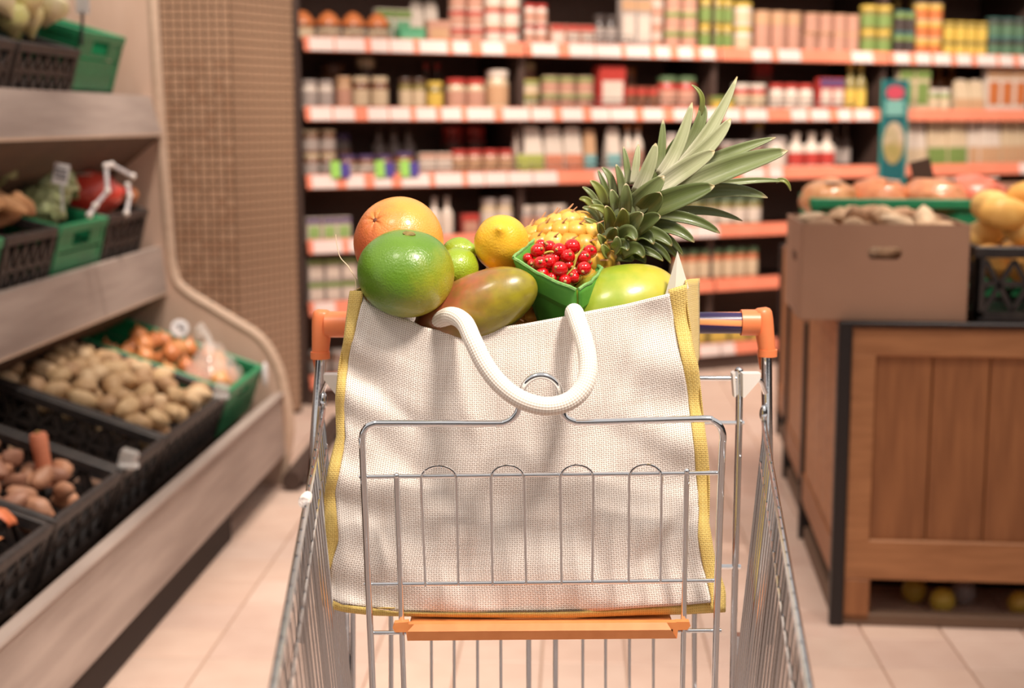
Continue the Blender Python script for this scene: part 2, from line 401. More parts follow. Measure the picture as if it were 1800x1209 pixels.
def crate(loc, rot, wx, wy, h, mat, style, label, group=None, name='produce_crate'):
    """local x: front-back (front at +x), local y: along the shelf, origin at the centre of its base"""
    c = thing(name, loc, label, 'crate', group, rot)
    MB().box((0, 0, .006), (wx-.01, wy-.01, .012)).build('base', mat, c, smooth=False, local=True)
    pf = crate_panel(wy, h, .012, style, mat); ps = crate_panel(wx, h, .012, style, mat)
    for s in (-1, 1):
        inst(pf, 'end_panel', (s*(wx/2-.006), 0, 0), (0, 0, math.pi/2), parent=c)
        inst(ps, 'side_panel', (0, s*(wy/2-.006), 0), parent=c)
    return c
def cw(c, p):                                        # crate frame -> world
    return Vector(c.location)+c.rotation_euler.to_matrix() @ Vector(p)
def lumpy(seed, r, sq=.15, el=(1, 1, 1), nu=14, nv=9):
    off = Vector((seed*3.1, seed*1.7, seed*.9))
    return MB().sphere(r*el[0], r*el[1], r*el[2], nu=nu, nv=nv, fn=lambda q: 1+sq*noise.noise(q*1.3+off))
def heap(meshes, name, cr, wx, wy, z0, r, n, label, cat, group, bulge=.04, slope=0, x0=0, y0=0, seed=1, layers=2):
    rnd = random.Random(seed); P = []; tries = 0
    while len(P) < n and tries < n*80:
        tries += 1
        x = x0+rnd.uniform(-1, 1)*(wx/2-r); y = y0+rnd.uniform(-1, 1)*(wy/2-r); ly = rnd.randrange(layers)
        z = z0+ly*r*1.25+bulge*(1-(2*(x-x0)/wx)**2)*(1-(2*(y-y0)/wy)**2)+slope*(x-x0)
        p = Vector((x, y, z))
        if all((p-q).length > r*1.62 for q in P): P.append(p)
    out = []
    for p in P:
        o = inst(rnd.choice(meshes), name, cw(cr, p), (rnd.uniform(-.5, .5), rnd.uniform(-.5, .5), rnd.uniform(0, 6.3)))
        tag(o, label, cat, group); out.append(o)
    if len(out) <= 12:
        for k, o in enumerate(sorted(out, key=lambda q: q.location.x/q.location.y)): o['label'] = label+', %s' % ('leftmost' if k == 0 else 'rightmost' if k == len(out)-1 else ORD[k]+' from left')
    return out
TILT = (0, math.radians(19), UA)
# bottom row of crates
def bottom_crate(ya, yb, mat, style, label, h=.17):
    yc = (ya+yb)/2; wy = yb-ya-.012; wx = .62
    c0 = R(-.055, yc, .45); rot = Euler(TILT); rm = rot.to_matrix()
    loc = c0-rm @ Vector((wx/2, 0, h))
    return crate(loc, TILT, wx, wy, h, mat, style, label)
bc = [bottom_crate(4.64, 5.13, GREENP, 'solid', 'green plastic crate of bagged onions at the far end of bottom shelf'),
      bottom_crate(3.93, 4.63, BLACKP, 'lattice', 'wide black crate full of pale potatoes on bottom shelf'),
      bottom_crate(3.55, 3.92, BLACKP, 'lattice', 'nearly empty black crate beside the potato crate', .17),
      bottom_crate(3.08, 3.54, BLACKP, 'lattice', 'black crate with a carrot and brown shallots, bottom shelf'),
      bottom_crate(2.66, 3.07, BLACKP, 'lattice', 'nearest black crate with loose orange onion skins')]
POT = [M('potato_%d' % k, srgb(*c), .6, var=(60, srgb(c[0]-45, c[1]-50, c[2]-50), .55), bump=(140, .2, .002)) for k, c in enumerate([(216, 182, 138), (204, 168, 126), (222, 190, 150), (194, 156, 118)])]
pm = []
for k in range(8):
    e = random.uniform(1.1, 1.55); pm.append(lumpy(k+2, .029, .22, (e, 1, .92)).mesh('potato', POT[k % 4]))
heap(pm, 'potato', bc[1], .58, .64, .105, .034, 105, 'pale brown potato in the heap in the wide black crate', 'potato', 'potatoes in the wide black crate', .05, .02, seed=3)
heap(pm, 'potato', bc[2], .4, .3, .05, .034, 5, 'stray potato at the back of the nearly empty black crate', 'potato', 'stray potatoes in the empty crate', 0, 0, x0=-.12, seed=5, layers=1)
ONION = [M('onion_%d' % k, srgb(*c), .35, coat=.2, var=(30, srgb(c[0]-30, c[1]-45, c[2]-40), .6, (8, 8, 1))) for k, c in enumerate([(226, 150, 92), (214, 136, 84), (232, 170, 112)])]
def onion_mb(r):
    mb = MB(); return mb.lathe([(.001, -r*.95), (r*.35, -r*.9), (r*.8, -r*.55), (r, 0), (r*.85, r*.5), (r*.4, r*.85), (r*.14, r*1.05), (r*.07, r*1.35), (.001, r*1.4)], 14)
om = [onion_mb(.034).mesh('onion', ONION[k]) for k in range(3)]
heap(om, 'onion', bc[0], .5, .40, .10, .036, 26, 'orange onion in the green crate on the bottom shelf', 'onion', 'onions in the green crate', .03, .05, seed=8, x0=.04)
SHAL = [M('shallot_%d' % k, srgb(*c), .5, var=(30, srgb(c[0]-45, c[1]-45, c[2]-40), .6)) for k, c in enumerate([(188, 138, 108), (206, 150, 116), (172, 124, 100)])]
sm = [lumpy(k+20, .024, .25, (1.5, .9, .9)).mesh('shallot', SHAL[k % 3]) for k in range(5)]
heap(sm, 'shallot', bc[3], .56, .40, .105, .027, 56, 'brown shallot in the carrot crate on the bottom shelf', 'shallot', 'shallots in the carrot crate', .03, .02, seed=11)
car = MB().lathe([(.001, 0), (.016, .004), (.019, .03), (.02, .09), (.022, .125), (.018, .135), (.001, .136)], 12)
p = cw(bc[3], (.17, .14, .10)); cr_o = thing('carrot', p, 'stubby pink-orange carrot standing upright among the shallots', 'carrot', rot=(.05, -.12, 0))
car.build('root', M('carrot_skin', srgb(222, 140, 106), .5, var=(40, srgb(200, 118, 86), .6, (1, 1, 6))), cr_o, local=True)
MB().lathe([(.006, .134), (.008, .139), (.001, .142)], 8).build('stem_end', M('carrot_top', srgb(150, 120, 70)), cr_o, local=True)
SKIN = [M('onion_skin_%d' % k, srgb(*c), .35, coat=.2, var=(40, srgb(c[0]-40, c[1]-50, c[2]-40), .6)) for k, c in enumerate([(226, 128, 80), (238, 156, 106), (206, 104, 66)])]
skm = []
for k in range(6):
    mb = MB(); s0 = k*2.3
    def fn(u, v, s0=s0):
        a = (u-.5)*2.4; b = (v-.5)*1.7
        return Vector((math.sin(a)*.034, math.sin(b)*.042, .03*math.cos(a)*math.cos(b)))*(1+.25*noise.noise(Vector((u*3, v*3, s0))))
    mb.grid(fn, 6, 6); skm.append(mb.mesh('onion_skin', SKIN[k % 3]))
for o in heap(skm, 'onion_skin', bc[4], .56, .36, .115, .036, 36, 'curled orange onion skin in the nearest black crate', 'onion skin', 'onion skins in the nearest crate', .04, .02, seed=14): solid(o, .0015)
# brown scoop in the empty crate
sc_p = cw(bc[2], (.20, .0, .03)); scoop = thing('produce_scoop', sc_p, 'small brown scoop lying in the nearly empty black crate', 'scoop', rot=(0, .35, .5))
SCM = M('brown_scoop', srgb(150, 112, 88), .5)
mb = MB(); mb.grid(lambda u, v: Vector(((v-.5)*.1, .035*math.sin((u-.5)*2.6), .03*(1-math.cos((u-.5)*2.6)))), 8, 4); solid(mb.build('bowl', SCM, scoop, local=True), .003)
MB().tube([(-.05, 0, .01), (-.08, 0, .03), (-.14, 0, .045)], .008, 8).build('handle', SCM, scoop, local=True)
# clear bag of onions + price clip in green crate
PLASTIC = M('clear_plastic', (.95, .9, .86, 1), .12, alpha=.28, spec=.8)
bagp = cw(bc[0], (.20, -.02, .13))
pb = MB(); pb.sphere(.10, .12, .085, nu=18, nv=12, fn=lambda q: 1+.22*noise.noise(q*2.6)+(.35 if q.z > .9 else 0)); 
pbo = thing('onion_bag', bagp, 'clear plastic bag of onions in the green crate', 'bag'); pb.v = [q+bagp for q in pb.v]; pb.build('bag', PLASTIC, pbo)
MB().tube([bagp+Vector((0, 0, .09)), bagp+Vector((-.015, .02, .14)), bagp+Vector((-.05, .03, .16))], [.018, .01, .03], 8).build('twisted_top', PLASTIC, pbo)
for k in range(6):
    a = k*1.05; inst(om[k % 3], 'onion', Vector((.05*math.cos(a), .06*math.sin(a), -.02+.025*(k % 2))), (k, k*.7, 0), parent=pbo)
def round_tag(loc, label, r=.03, face=(0, -1, .2)):
    t = thing('price_holder', loc, label, 'price tag'); q = Vector(face).to_track_quat('Z', 'Y').to_matrix()
    MB().lathe([(r*.9, -.003), (r, 0), (r*.9, .003)], 18, q, Vector(loc)+Vector((0, 0, .06))).build('disc', M('tag_white', srgb(226, 222, 222), .3), t)
    MB().tube([Vector(loc), Vector(loc)+Vector((0, .004, .05))], .003, 6).build('stem', M('tag_clear', srgb(190, 190, 190), .3), t)
    for k in (-1, 0, 1): MB().box(Vector(loc)+Vector((0, 0, .06+k*.011))+q @ Vector((0, 0, .0035)), (r*1.1, .002, .0035), None).build('print_line', M('tag_ink', srgb(90, 90, 100)), t)
    return t
round_tag(cw(bc[0], (.02, .19, .15)), 'round white price tag at the back rim of the green onion crate', .032, (.3, -1, .3))
ws = cw(bc[0], (.33, .2, .15))
MB().sphere(.012, .022, .045, c=ws, nu=10, nv=8).build('x', M('tag_white', srgb(226, 222, 222)), None).name = 'price_clip'
tag(bpy.data.objects['price_clip'], 'white oval price clip at the outer corner of the green crate', 'price tag')
for k, (n_, y_) in enumerate(((-.05, 4.5), (-.05, 3.57))):
    p = R(n_, y_, .455); t = thing('price_clip_holder', p, ['clear clip on the far rim of the potato crate', 'clear clip on the rim between carrot and scoop crates'][k], 'price tag')
    MB().box(p+Vector((0, 0, .018)), (.045, .03, .05), Matrix.Rotation(.3, 3, 'Y'), ch=.006).build('clip', PLASTIC, t); MB().box(p+Vector((.0, 0, .0)), (.05, .02, .012), ch=.003).build('foot', M('tag_clear', srgb(190, 190, 190)), t)
# middle row
MT = (0, math.radians(14), UA)
def mid_crate(ya, yb, mat, style, label, ztop=1.0, n=-.43, h=.2):
    yc = (ya+yb)/2; rm = Euler(MT).to_matrix(); loc = R(n, yc, ztop)-rm @ Vector((.2, 0, h))
    return crate(loc, MT, .4, yb-ya-.012, h, mat, style, label)
mc = [mid_crate(4.66, 5.08, BLACKP, 'lattice', 'black crate holding red netted onions on the middle shelf'),
      mid_crate(4.22, 4.65, GREENP, 'solid', 'bright green crate between two black crates on middle shelf'),
      mid_crate(3.82, 4.21, BLACKP, 'lattice', 'black crate of sweet potatoes on the middle shelf'),
      mid_crate(3.35, 3.81, GREENP, 'solid', 'green crate cut off at the left edge, middle shelf')]
SWEET = [M('sweet_potato_%d' % k, srgb(*c), .6, var=(40, srgb(c[0]-40, c[1]-40, c[2]-36), .5)) for k, c in enumerate([(206, 154, 108), (214, 164, 120), (190, 138, 98)])]
swm = [lumpy(k+40, .03, .25, (2.3, .9, .9)).mesh('sweet_potato', SWEET[k % 3]) for k in range(5)]
heap(swm, 'sweet_potato', mc[2], .32, .34, .17, .04, 12, 'tan sweet potato heaped in the middle shelf black crate', 'sweet potato', 'sweet potatoes on the middle shelf', .05, 0.1, seed=21, x0=.03)
heap(swm, 'sweet_potato', mc[3], .36, .40, .17, .04, 10, 'tan sweet potato in the cut-off green crate', 'sweet potato', 'sweet potatoes in the cut-off green crate', .04, 0, seed=22)
def leafy(loc, r, label, col, name='lettuce', cat='lettuce', n=16, seed=1, group=None):
    t = thing(name, loc, label, cat, group); rnd = random.Random(seed)
    mt = M(name+'_leaf_%d' % seed, srgb(*col), .45, var=(30, srgb(min(col[0]+45, 255), min(col[1]+40, 255), min(col[2]+40, 255)), .7), bump=(60, .3, .003))
    MB().sphere(r*.8, r*.8, r*.8, c=Vector(loc)+Vector((0, 0, r*.8)), nu=16, nv=10, fn=lambda q: 1+.1*noise.noise(q*3)).build('heart', mt, t)
    for k in range(n):
        a = k*2.4; el = rnd.uniform(.1, 1.3); d = Vector((math.cos(a)*math.cos(el), math.sin(a)*math.cos(el), math.sin(el)))
        s = d.cross(Vector((0, 0, 1))).normalized(); up = s.cross(d); c0 = Vector(loc)+Vector((0, 0, r*.8))
        def fn(u, v, d=d, s=s, up=up, c0=c0, k=k):
            uu = (u-.5)*1.9; vv = (v-.5)*1.9; q = (d+s*uu*.75+up*vv*.75).normalized()*r*(.86+.1*(uu*uu+vv*vv)+.09*noise.noise(Vector((u*4, v*4, k))))
            return c0+q
        solid(MB().grid(fn, 6, 6).build('leaf', mt, t), .0015)
    return t
leafy(cw(mc[1], (.06, .09, .19)), .085, 'pale green lettuce heaped at the back of the bright green crate', (176, 186, 138), seed=2)
leafy(cw(mc[2], (-.02, .12, .24)), .12, 'large dark green cabbage behind the sweet potatoes', (104, 110, 62), 'cabbage', 'cabbage', seed=3)
leafy(cw(mc[1], (.10, -.08, .15)), .075, 'small pale lettuce at the front of the green crate', (160, 170, 116), seed=4)
def netbag(loc, rx, ry, rz, col, label, rot=0, name='net_bag', seed=1):
    t = thing(name, loc, label, 'net bag'); Rm = Matrix.Rotation(rot, 3, 'Z'); c0 = Vector(loc)+Vector((0, 0, rz*.8))
    nm = M('net_%s' % str(col), srgb(*col), .28, coat=.4, var=(50, srgb(min(col[0]+25, 255), min(col[1]+40, 255), min(col[2]+30, 255)), .6), bump=(90, .5, .004))
    MB().sphere(rx, ry, rz, Rm, c0, 20, 12, lambda q: 1+.16*noise.noise(q*2.4+Vector((seed, 0, 0)))).build('net', nm, t)
    e = Rm @ Vector((rx*.95, 0, rz*.1)); MB().tube([c0+e*.9, c0+e*1.12, c0+e*1.3], [.012, .007, .02], 8).build('tied_end', nm, t)
    MB().box(c0+Rm @ Vector((0, -ry*.5, rz*.88)), (rx*.5, ry*.4, .003), Rm).build('paper_label', M('net_label', srgb(232, 214, 200), .5), t)
    return t
netbag(cw(mc[0], (.07, -.05, .17)), .12, .09, .075, (214, 60, 48), 'red net of onions in the end black crate', .2, seed=3)
heap(om, 'onion', mc[0], .26, .2, .19, .036, 6, 'loose onion beside the red net in the end crate', 'onion', 'loose onions beside the red net', .0, 0, x0=.05, y0=.12, seed=31)
# jointed white price arms
def arm(pts, label):
    t = thing('price_sign_holder', pts[0], label, 'price holder'); AM = M('arm_white', srgb(206, 198, 200), .35)
    for a, b in zip(pts, pts[1:]): MB().tube([a, b], .007, 6).build('link', AM, t)
    for q in pts: MB().sphere(.011, .011, .011, c=q, nu=10, nv=6).build('joint', M('arm_knob', srgb(232, 220, 214), .2), t)
    return t
arm([at(157, 378, 4.4), at(167, 362, 4.42), at(189, 336, 4.45), at(186, 292, 4.48), at(196, 290, 4.5), at(233, 310, 4.55)], 'jointed white price holder arm over the bright green crate')
arm([at(222, 375, 4.75), at(228, 345, 4.78), at(224, 326, 4.8)], 'short white price holder over the end black crate')
t = thing('price_card', at(105, 330, 4.3), 'white printed price card above the sweet potatoes', 'price card')
MB().box(at(107, 306, 4.3), (.045, .004, .06), Matrix.Rotation(.2, 3, 'Y'), ch=.001).build('card', M('tag_white', srgb(226, 222, 222)), t)
for k in range(3): MB().box(at(107, 297+k*8, 4.296), (.034, .002, .005), Matrix.Rotation(.2, 3, 'Y')).build('print_line', M('tag_ink', srgb(90, 90, 100)), t)
MB().tube([at(108, 322, 4.3), at(110, 372, 4.3)], .004, 6).build('stem', M('tag_clear', srgb(190, 190, 190)), t)
# top row
TT = (0, math.radians(16), UA)
def top_crate(ya, yb, mat, style, label, ztop=1.54, h=.16, n=-.44):
    rm = Euler(TT).to_matrix(); loc = R(n, (ya+yb)/2, ztop)-rm @ Vector((.2, 0, h)); return crate(loc, TT, .4, yb-ya-.012, h, mat, style, label)
tcs = [top_crate(4.5, 4.93, GREENP, 'solid', 'green crate at the far end of the top shelf', 1.57, .2),
       top_crate(4.0, 4.49, BLACKP, 'lattice', 'black crate of white turnips on the top shelf', 1.51),
       top_crate(3.5, 3.99, BLACKP, 'lattice', 'black crate of celeriac at the left edge, top shelf', 1.51)]
gb = crate(R(-.80, 4.45, 1.60), (0, .3, UA), .4, .5, .2, M('dark_green_plastic', srgb(18, 82, 74), .4), 'solid', 'dark green crate propped behind the turnips')
TURN = [M('turnip_%d' % k, srgb(*c), .45, var=(22, srgb(c[0]-20, c[1]-10, c[2]-50), .6)) for k, c in enumerate([(226, 206, 160), (214, 204, 150), (232, 214, 178)])]
tum = [MB().lathe([(.001, -.06), (.006, -.055), (.02, -.035), (.043, -.01), (.05, .012), (.04, .036), (.014, .045), (.01, .06), (.001, .061)], 14).mesh('turnip', TURN[k]) for k in range(3)]
heap(tum, 'turnip', tcs[1], .32, .46, .165, .048, 16, 'pale turnip in the top shelf black crate', 'turnip', 'turnips on the top shelf', .05, .1, seed=41, x0=.03)
CEL = [M('celeriac_%d' % k, srgb(*c), .8, var=(40, srgb(c[0]-50, c[1]-50, c[2]-45), .7), bump=(60, .5, .004)) for k, c in enumerate([(150, 124, 102), (134, 110, 92)])]
clm = [lumpy(k+60, .058, .25).mesh('celeriac', CEL[k % 2]) for k in range(3)]
heap(clm, 'celeriac', tcs[2], .34, .46, .15, .058, 9, 'rough brown celeriac at the left edge of the top shelf', 'celeriac', 'celeriac on the top shelf', .03, .1, seed=43, x0=.03)
leafy(R(-.56, 4.02, 1.63), .075, 'light green cabbage on top of the top shelf crates', (150, 180, 110), 'cabbage', 'cabbage', seed=6)
t = thing('price_card', at(145, 30, 4.5), 'small white price card above the top shelf turnips', 'price card')
MB().box(at(145, 6, 4.5), (.04, .004, .06)).build('card', M('tag_white', srgb(226, 222, 222)), t); MB().tube([at(145, 20, 4.5), at(143, 80, 4.52)], .005, 6).build('stem', M('arm_dark', srgb(60, 60, 66)), t)
# ================================================================ shelving along the back
def xy(px, D, py=210): q = at(px, py, D); q.z = 0; return q
SL = xy(540, 6.7); SR = xy(1700, 8.45); SD = (SR-SL).normalized(); SN = Vector((SD.y, -SD.x, 0)); SANG = math.atan2(SD.y, SD.x)
def S(s, off, z): return SL+SD*s+SN*off+Vector((0, 0, z))
def s_of(px, off=0, py=210):
    r_ = ray(px, py); k = r_.x/r_.y; o = SL+SN*off
    return (k*o.y-o.x)/(SD.x-k*SD.y)
def D_of(px): return S(s_of(px), 0, 0).y
def z_of(px, py): return at(px, py, D_of(px)).z
B = [s_of(534), s_of(924)]; B3 = s_of(1560); B += [(B[1]+B3)/2, B3, B3+(B3-B[1])/2, B3+(B3-B[1])]
ROWZ = [z_of(540, 77), z_of(540, 200), z_of(540, 320), z_of(1290, 405), z_of(1290, 500), z_of(1290, 612)]
SHELFM = M('shelf_dark', srgb(78, 58, 50), .6); BACKM = M('shelf_back', srgb(140, 108, 94), .7, var=(3, srgb(112, 86, 74), .5))
RAILM = M('orange_rail', srgb(240, 136, 106), .3, var=(6, srgb(246, 154, 124), .5)); TAGM = M('white_tag', srgb(238, 216, 208), .35); TAGM2 = M('tag_print', srgb(206, 176, 170), .5)
tagmesh = {}
RH = .066
baynames = ['left bay', 'second bay', 'third bay', 'right bay', 'far right bay']
rng = random.Random(5)
for bi in range(5):
    a, b = B[bi], B[bi+1]; w = b-a
    bay = thing('shelving_bay', S((a+b)/2, -.25, 0), ['dark shelving bay beside the tiled column, orange price rails', 'dark shelving bay behind the fruit, pouches on third shelf', 'dark shelving bay behind the pineapple crown', 'dark shelving bay right of the teal sign', 'dark shelving bay cut off by the right edge'][bi], 'shelving')
    RM = Matrix.Rotation(SANG, 3, 'Z')
    MB().box(S((a+b)/2, -.5, 1.3), (w, .02, 2.6), RM).build('back_panel', BACKM, bay, smooth=False)
    MB().box(S((a+b)/2, -.25, .06), (w, .48, .12), RM).build('plinth', SHELFM, bay, smooth=False)
    for s_ in ((a,) if bi else (a-.012,)): MB().box(S(s_, -.27, 1.3), (.03, .45, 2.6), RM).build('upright', SHELFM, bay, smooth=False)
    for ri, z in enumerate(ROWZ+[ROWZ[0]+.42]):
        sh = MB().box(S((a+b)/2, -.26, z+.0), (w-.03, .48, .03), RM).build('shelf', SHELFM, bay, smooth=False)
        tilt = RM @ Matrix.Rotation(-.25, 3, 'X')
        MB().box(S((a+b)/2, 0, z), (w-.012, .012, RH), tilt, ch=.003).build('price_rail', RAILM, sh, smooth=False)
        if ri > 5: continue
        dens = [[.96, .97, .96, .6, .5, .4], [.96, .97, .95, .5, .4, .4], [.92, .5, .35, .35, .3, .3], [.9, .35, .15, .3, .3, .3], [.9, .4, .2, .3, .3, .3]][bi][ri]
        x = a+.03
        while x < b-.09:
            tw = rng.choice((.085, .1, .115, .14))
            if rng.random() < dens:
                key = tw
                if key not in tagmesh:
                    tagmesh[key] = MB().box((0, 0, 0), (tw, .004, RH*.9), ch=.001).mesh('price_tag', TAGM, smooth=False)
                    tagmesh[(key, 'p')] = MB().box((tw*.1, -.003, -RH*.22), (tw*.6, .001, RH*.3)).mesh('print_block', TAGM2, smooth=False)
                p = S(x+tw/2, .0085, z+.0)
                o = inst(tagmesh[key], 'price_tag', p-wloc(sh), (-.25, 0, SANG), parent=sh)
            x += tw+rng.choice((.008, .03, .05, .065))
# ---------------------------------------------------------------- goods on the shelves
UM = {}
def unit(kind, part, mat):
    k = (kind, part, mat.name)
    if k in UM: return UM[k]
    mb = MB(); seg = 14
    if kind == 'jar':
        if part == 'body': mb.lathe([(.42, 0), (.5, .04), (.5, .70), (.44, .78), (.42, .84)], seg)
        if part == 'lid': mb.lathe([(.46, .82), (.48, .83), (.48, .97), (.45, 1.0)], seg)
        if part == 'label': mb.lathe([(.5, .14), (.508, .145), (.508, .62), (.5, .625)], seg)
    elif kind == 'can':
        if part == 'body': mb.lathe([(.47, 0), (.5, .015), (.5, .05), (.485, .06), (.485, .94), (.5, .95), (.5, .985), (.47, 1), (.46, .97)], seg)
        if part == 'label': mb.lathe([(.486, .07), (.493, .075), (.493, .925), (.486, .93)], seg)
        if part == 'lid': mb.lathe([(.493, .68), (.499, .685), (.499, .9), (.493, .905)], seg)
    elif kind == 'box':
        if part == 'body': mb.box((0, 0, .5), (1, .55, 1), ch=.02)
        if part == 'label': mb.box((0, -.28, .42), (.8, .012, .5))
        if part == 'lid': mb.box((0, -.278, .86), (1.0, .01, .22))
    elif kind == 'pouch':
        if part == 'body': mb.add([(-.5, -.3, 0), (.5, -.3, 0), (.5, .3, 0), (-.5, .3, 0), (-.5, -.22, .45), (.5, -.22, .45), (.5, .22, .45), (-.5, .22, .45), (-.46, -.03, .93), (.46, -.03, .93), (.46, .03, .93), (-.46, .03, .93), (-.3, -.02, 1), (.3, -.02, 1), (.3, .02, 1), (-.3, .02, 1)],
            [(3, 2, 1, 0)]+[(i+4*k, (i+1) % 4+4*k, (i+1) % 4+4*k+4, i+4*k+4) for k in range(3) for i in range(4)]+[(12, 13, 14, 15)])
        if part == 'label': mb.add([(-.5, -.306, .03), (.5, -.306, .03), (.5, -.232, .42), (-.5, -.232, .42), (-.5, -.29, .03), (.5, -.29, .03), (.5, -.215, .42), (-.5, -.215, .42)], [(0, 1, 2, 3), (7, 6, 5, 4), (0, 4, 5, 1), (1, 5, 6, 2), (2, 6, 7, 3), (3, 7, 4, 0)])
        if part == 'lid': mb.box((0, 0, .97), (.5, .06, .04))
    elif kind == 'bottle':
        if part == 'body': mb.lathe([(.42, 0), (.5, .02), (.5, .52), (.44, .62), (.2, .74), (.18, .88)], seg)
        if part == 'lid': mb.lathe([(.21, .86), (.22, .87), (.22, .99), (.2, 1)], seg)
        if part == 'label': mb.lathe([(.5, .1), (.508, .105), (.508, .45), (.5, .455)], seg)
    elif kind == 'cone':
        if part == 'body': mb.lathe([(.4, 0), (.5, .05), (.5, .5), (.45, .56)], seg)
        if part == 'lid': mb.lathe([(.5, .55), (.54, .57), (.5, .66), (.3, .88), (.12, .98), (.05, 1)], seg)
        if part == 'label': mb.lathe([(.5, .12), (.508, .125), (.508, .42), (.5, .425)], seg)
    UM[k] = mb.mesh(part, mat, angle=35, smooth=kind not in ('box', 'pouch')); return UM[k]
def pm_(c, gloss=.3):
    n = 'pack_%d_%d_%d' % tuple(c); c = tuple(int(q*.76+g*.24) for q, g in zip(c, (206, 172, 150))); d = tuple(max(0, q-38) for q in c)
    return M(n, srgb(*c), gloss, var=(22, srgb(*d), .55), coat=.15)
ROWN = ['top shelf', 'second shelf', 'third shelf', 'fourth shelf', 'fifth shelf', 'lowest shelf']
CATN = {'jar': 'jar', 'can': 'can', 'box': 'box', 'pouch': 'pouch', 'bottle': 'bottle', 'cone': 'jar'}
NAMEN = {'jar': 'glass_jar', 'can': 'tin_can', 'box': 'carton', 'pouch': 'food_pouch', 'bottle': 'bottle', 'cone': 'honey_jar'}
def goods(row, x0, x1, kind, hpx, n, cols, look, stack=1, back=.0, dep=None):
    s0, s1 = s_of(x0), s_of(x1); st = (s1-s0)/n; z0 = ROWZ[row]+.016
    w = st*.93; h = mm(hpx, D_of((x0+x1)/2)); grp = '%s on the %s' % (look, ROWN[row])
    mb_, ml, mk = [pm_(c) for c in cols]
    for i in range(n):
        for k in range(stack):
            s_ = s0+(i+.5)*st; bay = baynames[max(j for j in range(5) if B[j] <= s_ or j == 0)]
            lab = look
            if n > 1: lab += ', %s from left' % ORD[i]
            if stack > 1: lab += ', %s' % (('bottom layer', 'top layer') if stack == 2 else ('bottom layer', 'middle layer', 'top layer', 'uppermost layer'))[k]
            lab += ', %s, %s' % (ROWN[row], bay)
            dpt = {'box': .55, 'pouch': .6}.get(kind, 1.0)*w
            p = S(s_, -.03-dpt/2-back-rng.uniform(0, .012), z0+k*h*1.0)
            t = thing(NAMEN[kind], p, lab, CATN[kind], grp if n*stack > 1 else None, (0, 0, SANG+(rng.uniform(-.08, .08) if kind != 'box' else 0)))
            sc_ = (w, w if kind not in ('pouch',) else w, h)
            for part, mt in (('body', mb_), ('lid', ml), ('label', mk)):
                inst(unit(kind, part, mt), part if kind != 'box' or part != 'lid' else 'top_band', (0, 0, 0), (0, 0, 0), sc_, parent=t)
WH = (240, 226, 214); CR = (228, 206, 170); BR = (120, 70, 46); DB = (66, 44, 34); RD = (196, 44, 40); OR = (214, 112, 52); GR = (112, 150, 70); YE = (232, 196, 74); PK = (206, 150, 130); OL = (130, 118, 50); TE = (36, 112, 118); PU = (74, 58, 118); GY = (176, 166, 162); BK = (44, 38, 40); AM = (170, 96, 40); BG = (214, 168, 126)
# top shelf
goods(0, 524, 700, 'cone', 52, 4, (AM, OR, CR), 'brown jar with orange cone lid')
goods(0, 690, 756, 'box', 62, 2, (WH, GR, (90, 180, 130)), 'white and green carton', back=.16)
goods(0, 708, 756, 'box', 26, 1, ((70, 180, 130), (70, 180, 130), (100, 196, 150)), 'low mint green carton')
goods(0, 758, 800, 'box', 40, 1, (PK, PK, BG), 'dusty pink carton')
goods(0, 756, 806, 'pouch', 76, 2, (WH, WH, GR), 'tall white pouch', back=.18)
goods(0, 802, 862, 'can', 30, 2, (WH, RD, PK), 'white and red tin', 3)
goods(0, 864, 926, 'can', 33, 2, (CR, RD, WH), 'cream and red tin', 3)
goods(0, 930, 972, 'jar', 36, 2, (WH, RD, PK), 'small white jar with red lid', 2)
goods(0, 974, 1052, 'box', 38, 3, (PK, RD, WH), 'pink and red carton')
goods(0, 1054, 1094, 'jar', 56, 2, (BK, BK, GY), 'black jar with grey label')
goods(0, 1096, 1150, 'box', 86, 2, (GY, BG, WH), 'tall grey beige carton')
goods(0, 1152, 1176, 'can', 27, 1, (WH, WH, PK), 'white tin in a narrow stack', 4)
goods(0, 1180, 1236, 'can', 33, 2, (CR, GR, PK), 'cream tin with green band', 3)
goods(0, 1240, 1298, 'jar', 44, 3, (OL, YE, GR), 'olive jar with yellow lid', 2)
goods(0, 1302, 1334, 'jar', 42, 1, (WH, YE, CR), 'white jar with yellow lid', 2)
goods(0, 1338, 1420, 'can', 70, 3, (BG, BG, PK), 'tall beige tin')
goods(0, 1424, 1520, 'can', 34, 4, (BG, PK, PK), 'short beige tin', 2)
goods(0, 1524, 1576, 'jar', 42, 2, (OL, YE, GR), 'green pickle jar with yellow lid', 2)
goods(0, 1580, 1616, 'can', 38, 2, (TE, GR, BK), 'teal and black tin', 2)
goods(0, 1618, 1664, 'can', 30, 2, (CR, YE, OR), 'yellow and white tin', 3)
goods(0, 1668, 1742, 'can', 30, 4, (YE, OL, YE), 'yellow tin', 2)
goods(0, 1746, 1812, 'can', 34, 3, (TE, BK, (70, 120, 90)), 'dark teal tin', 2)
goods(0, 1560, 1700, 'bottle', 100, 5, (OL, YE, GR), 'tall olive bottle in the rear row', back=.2)
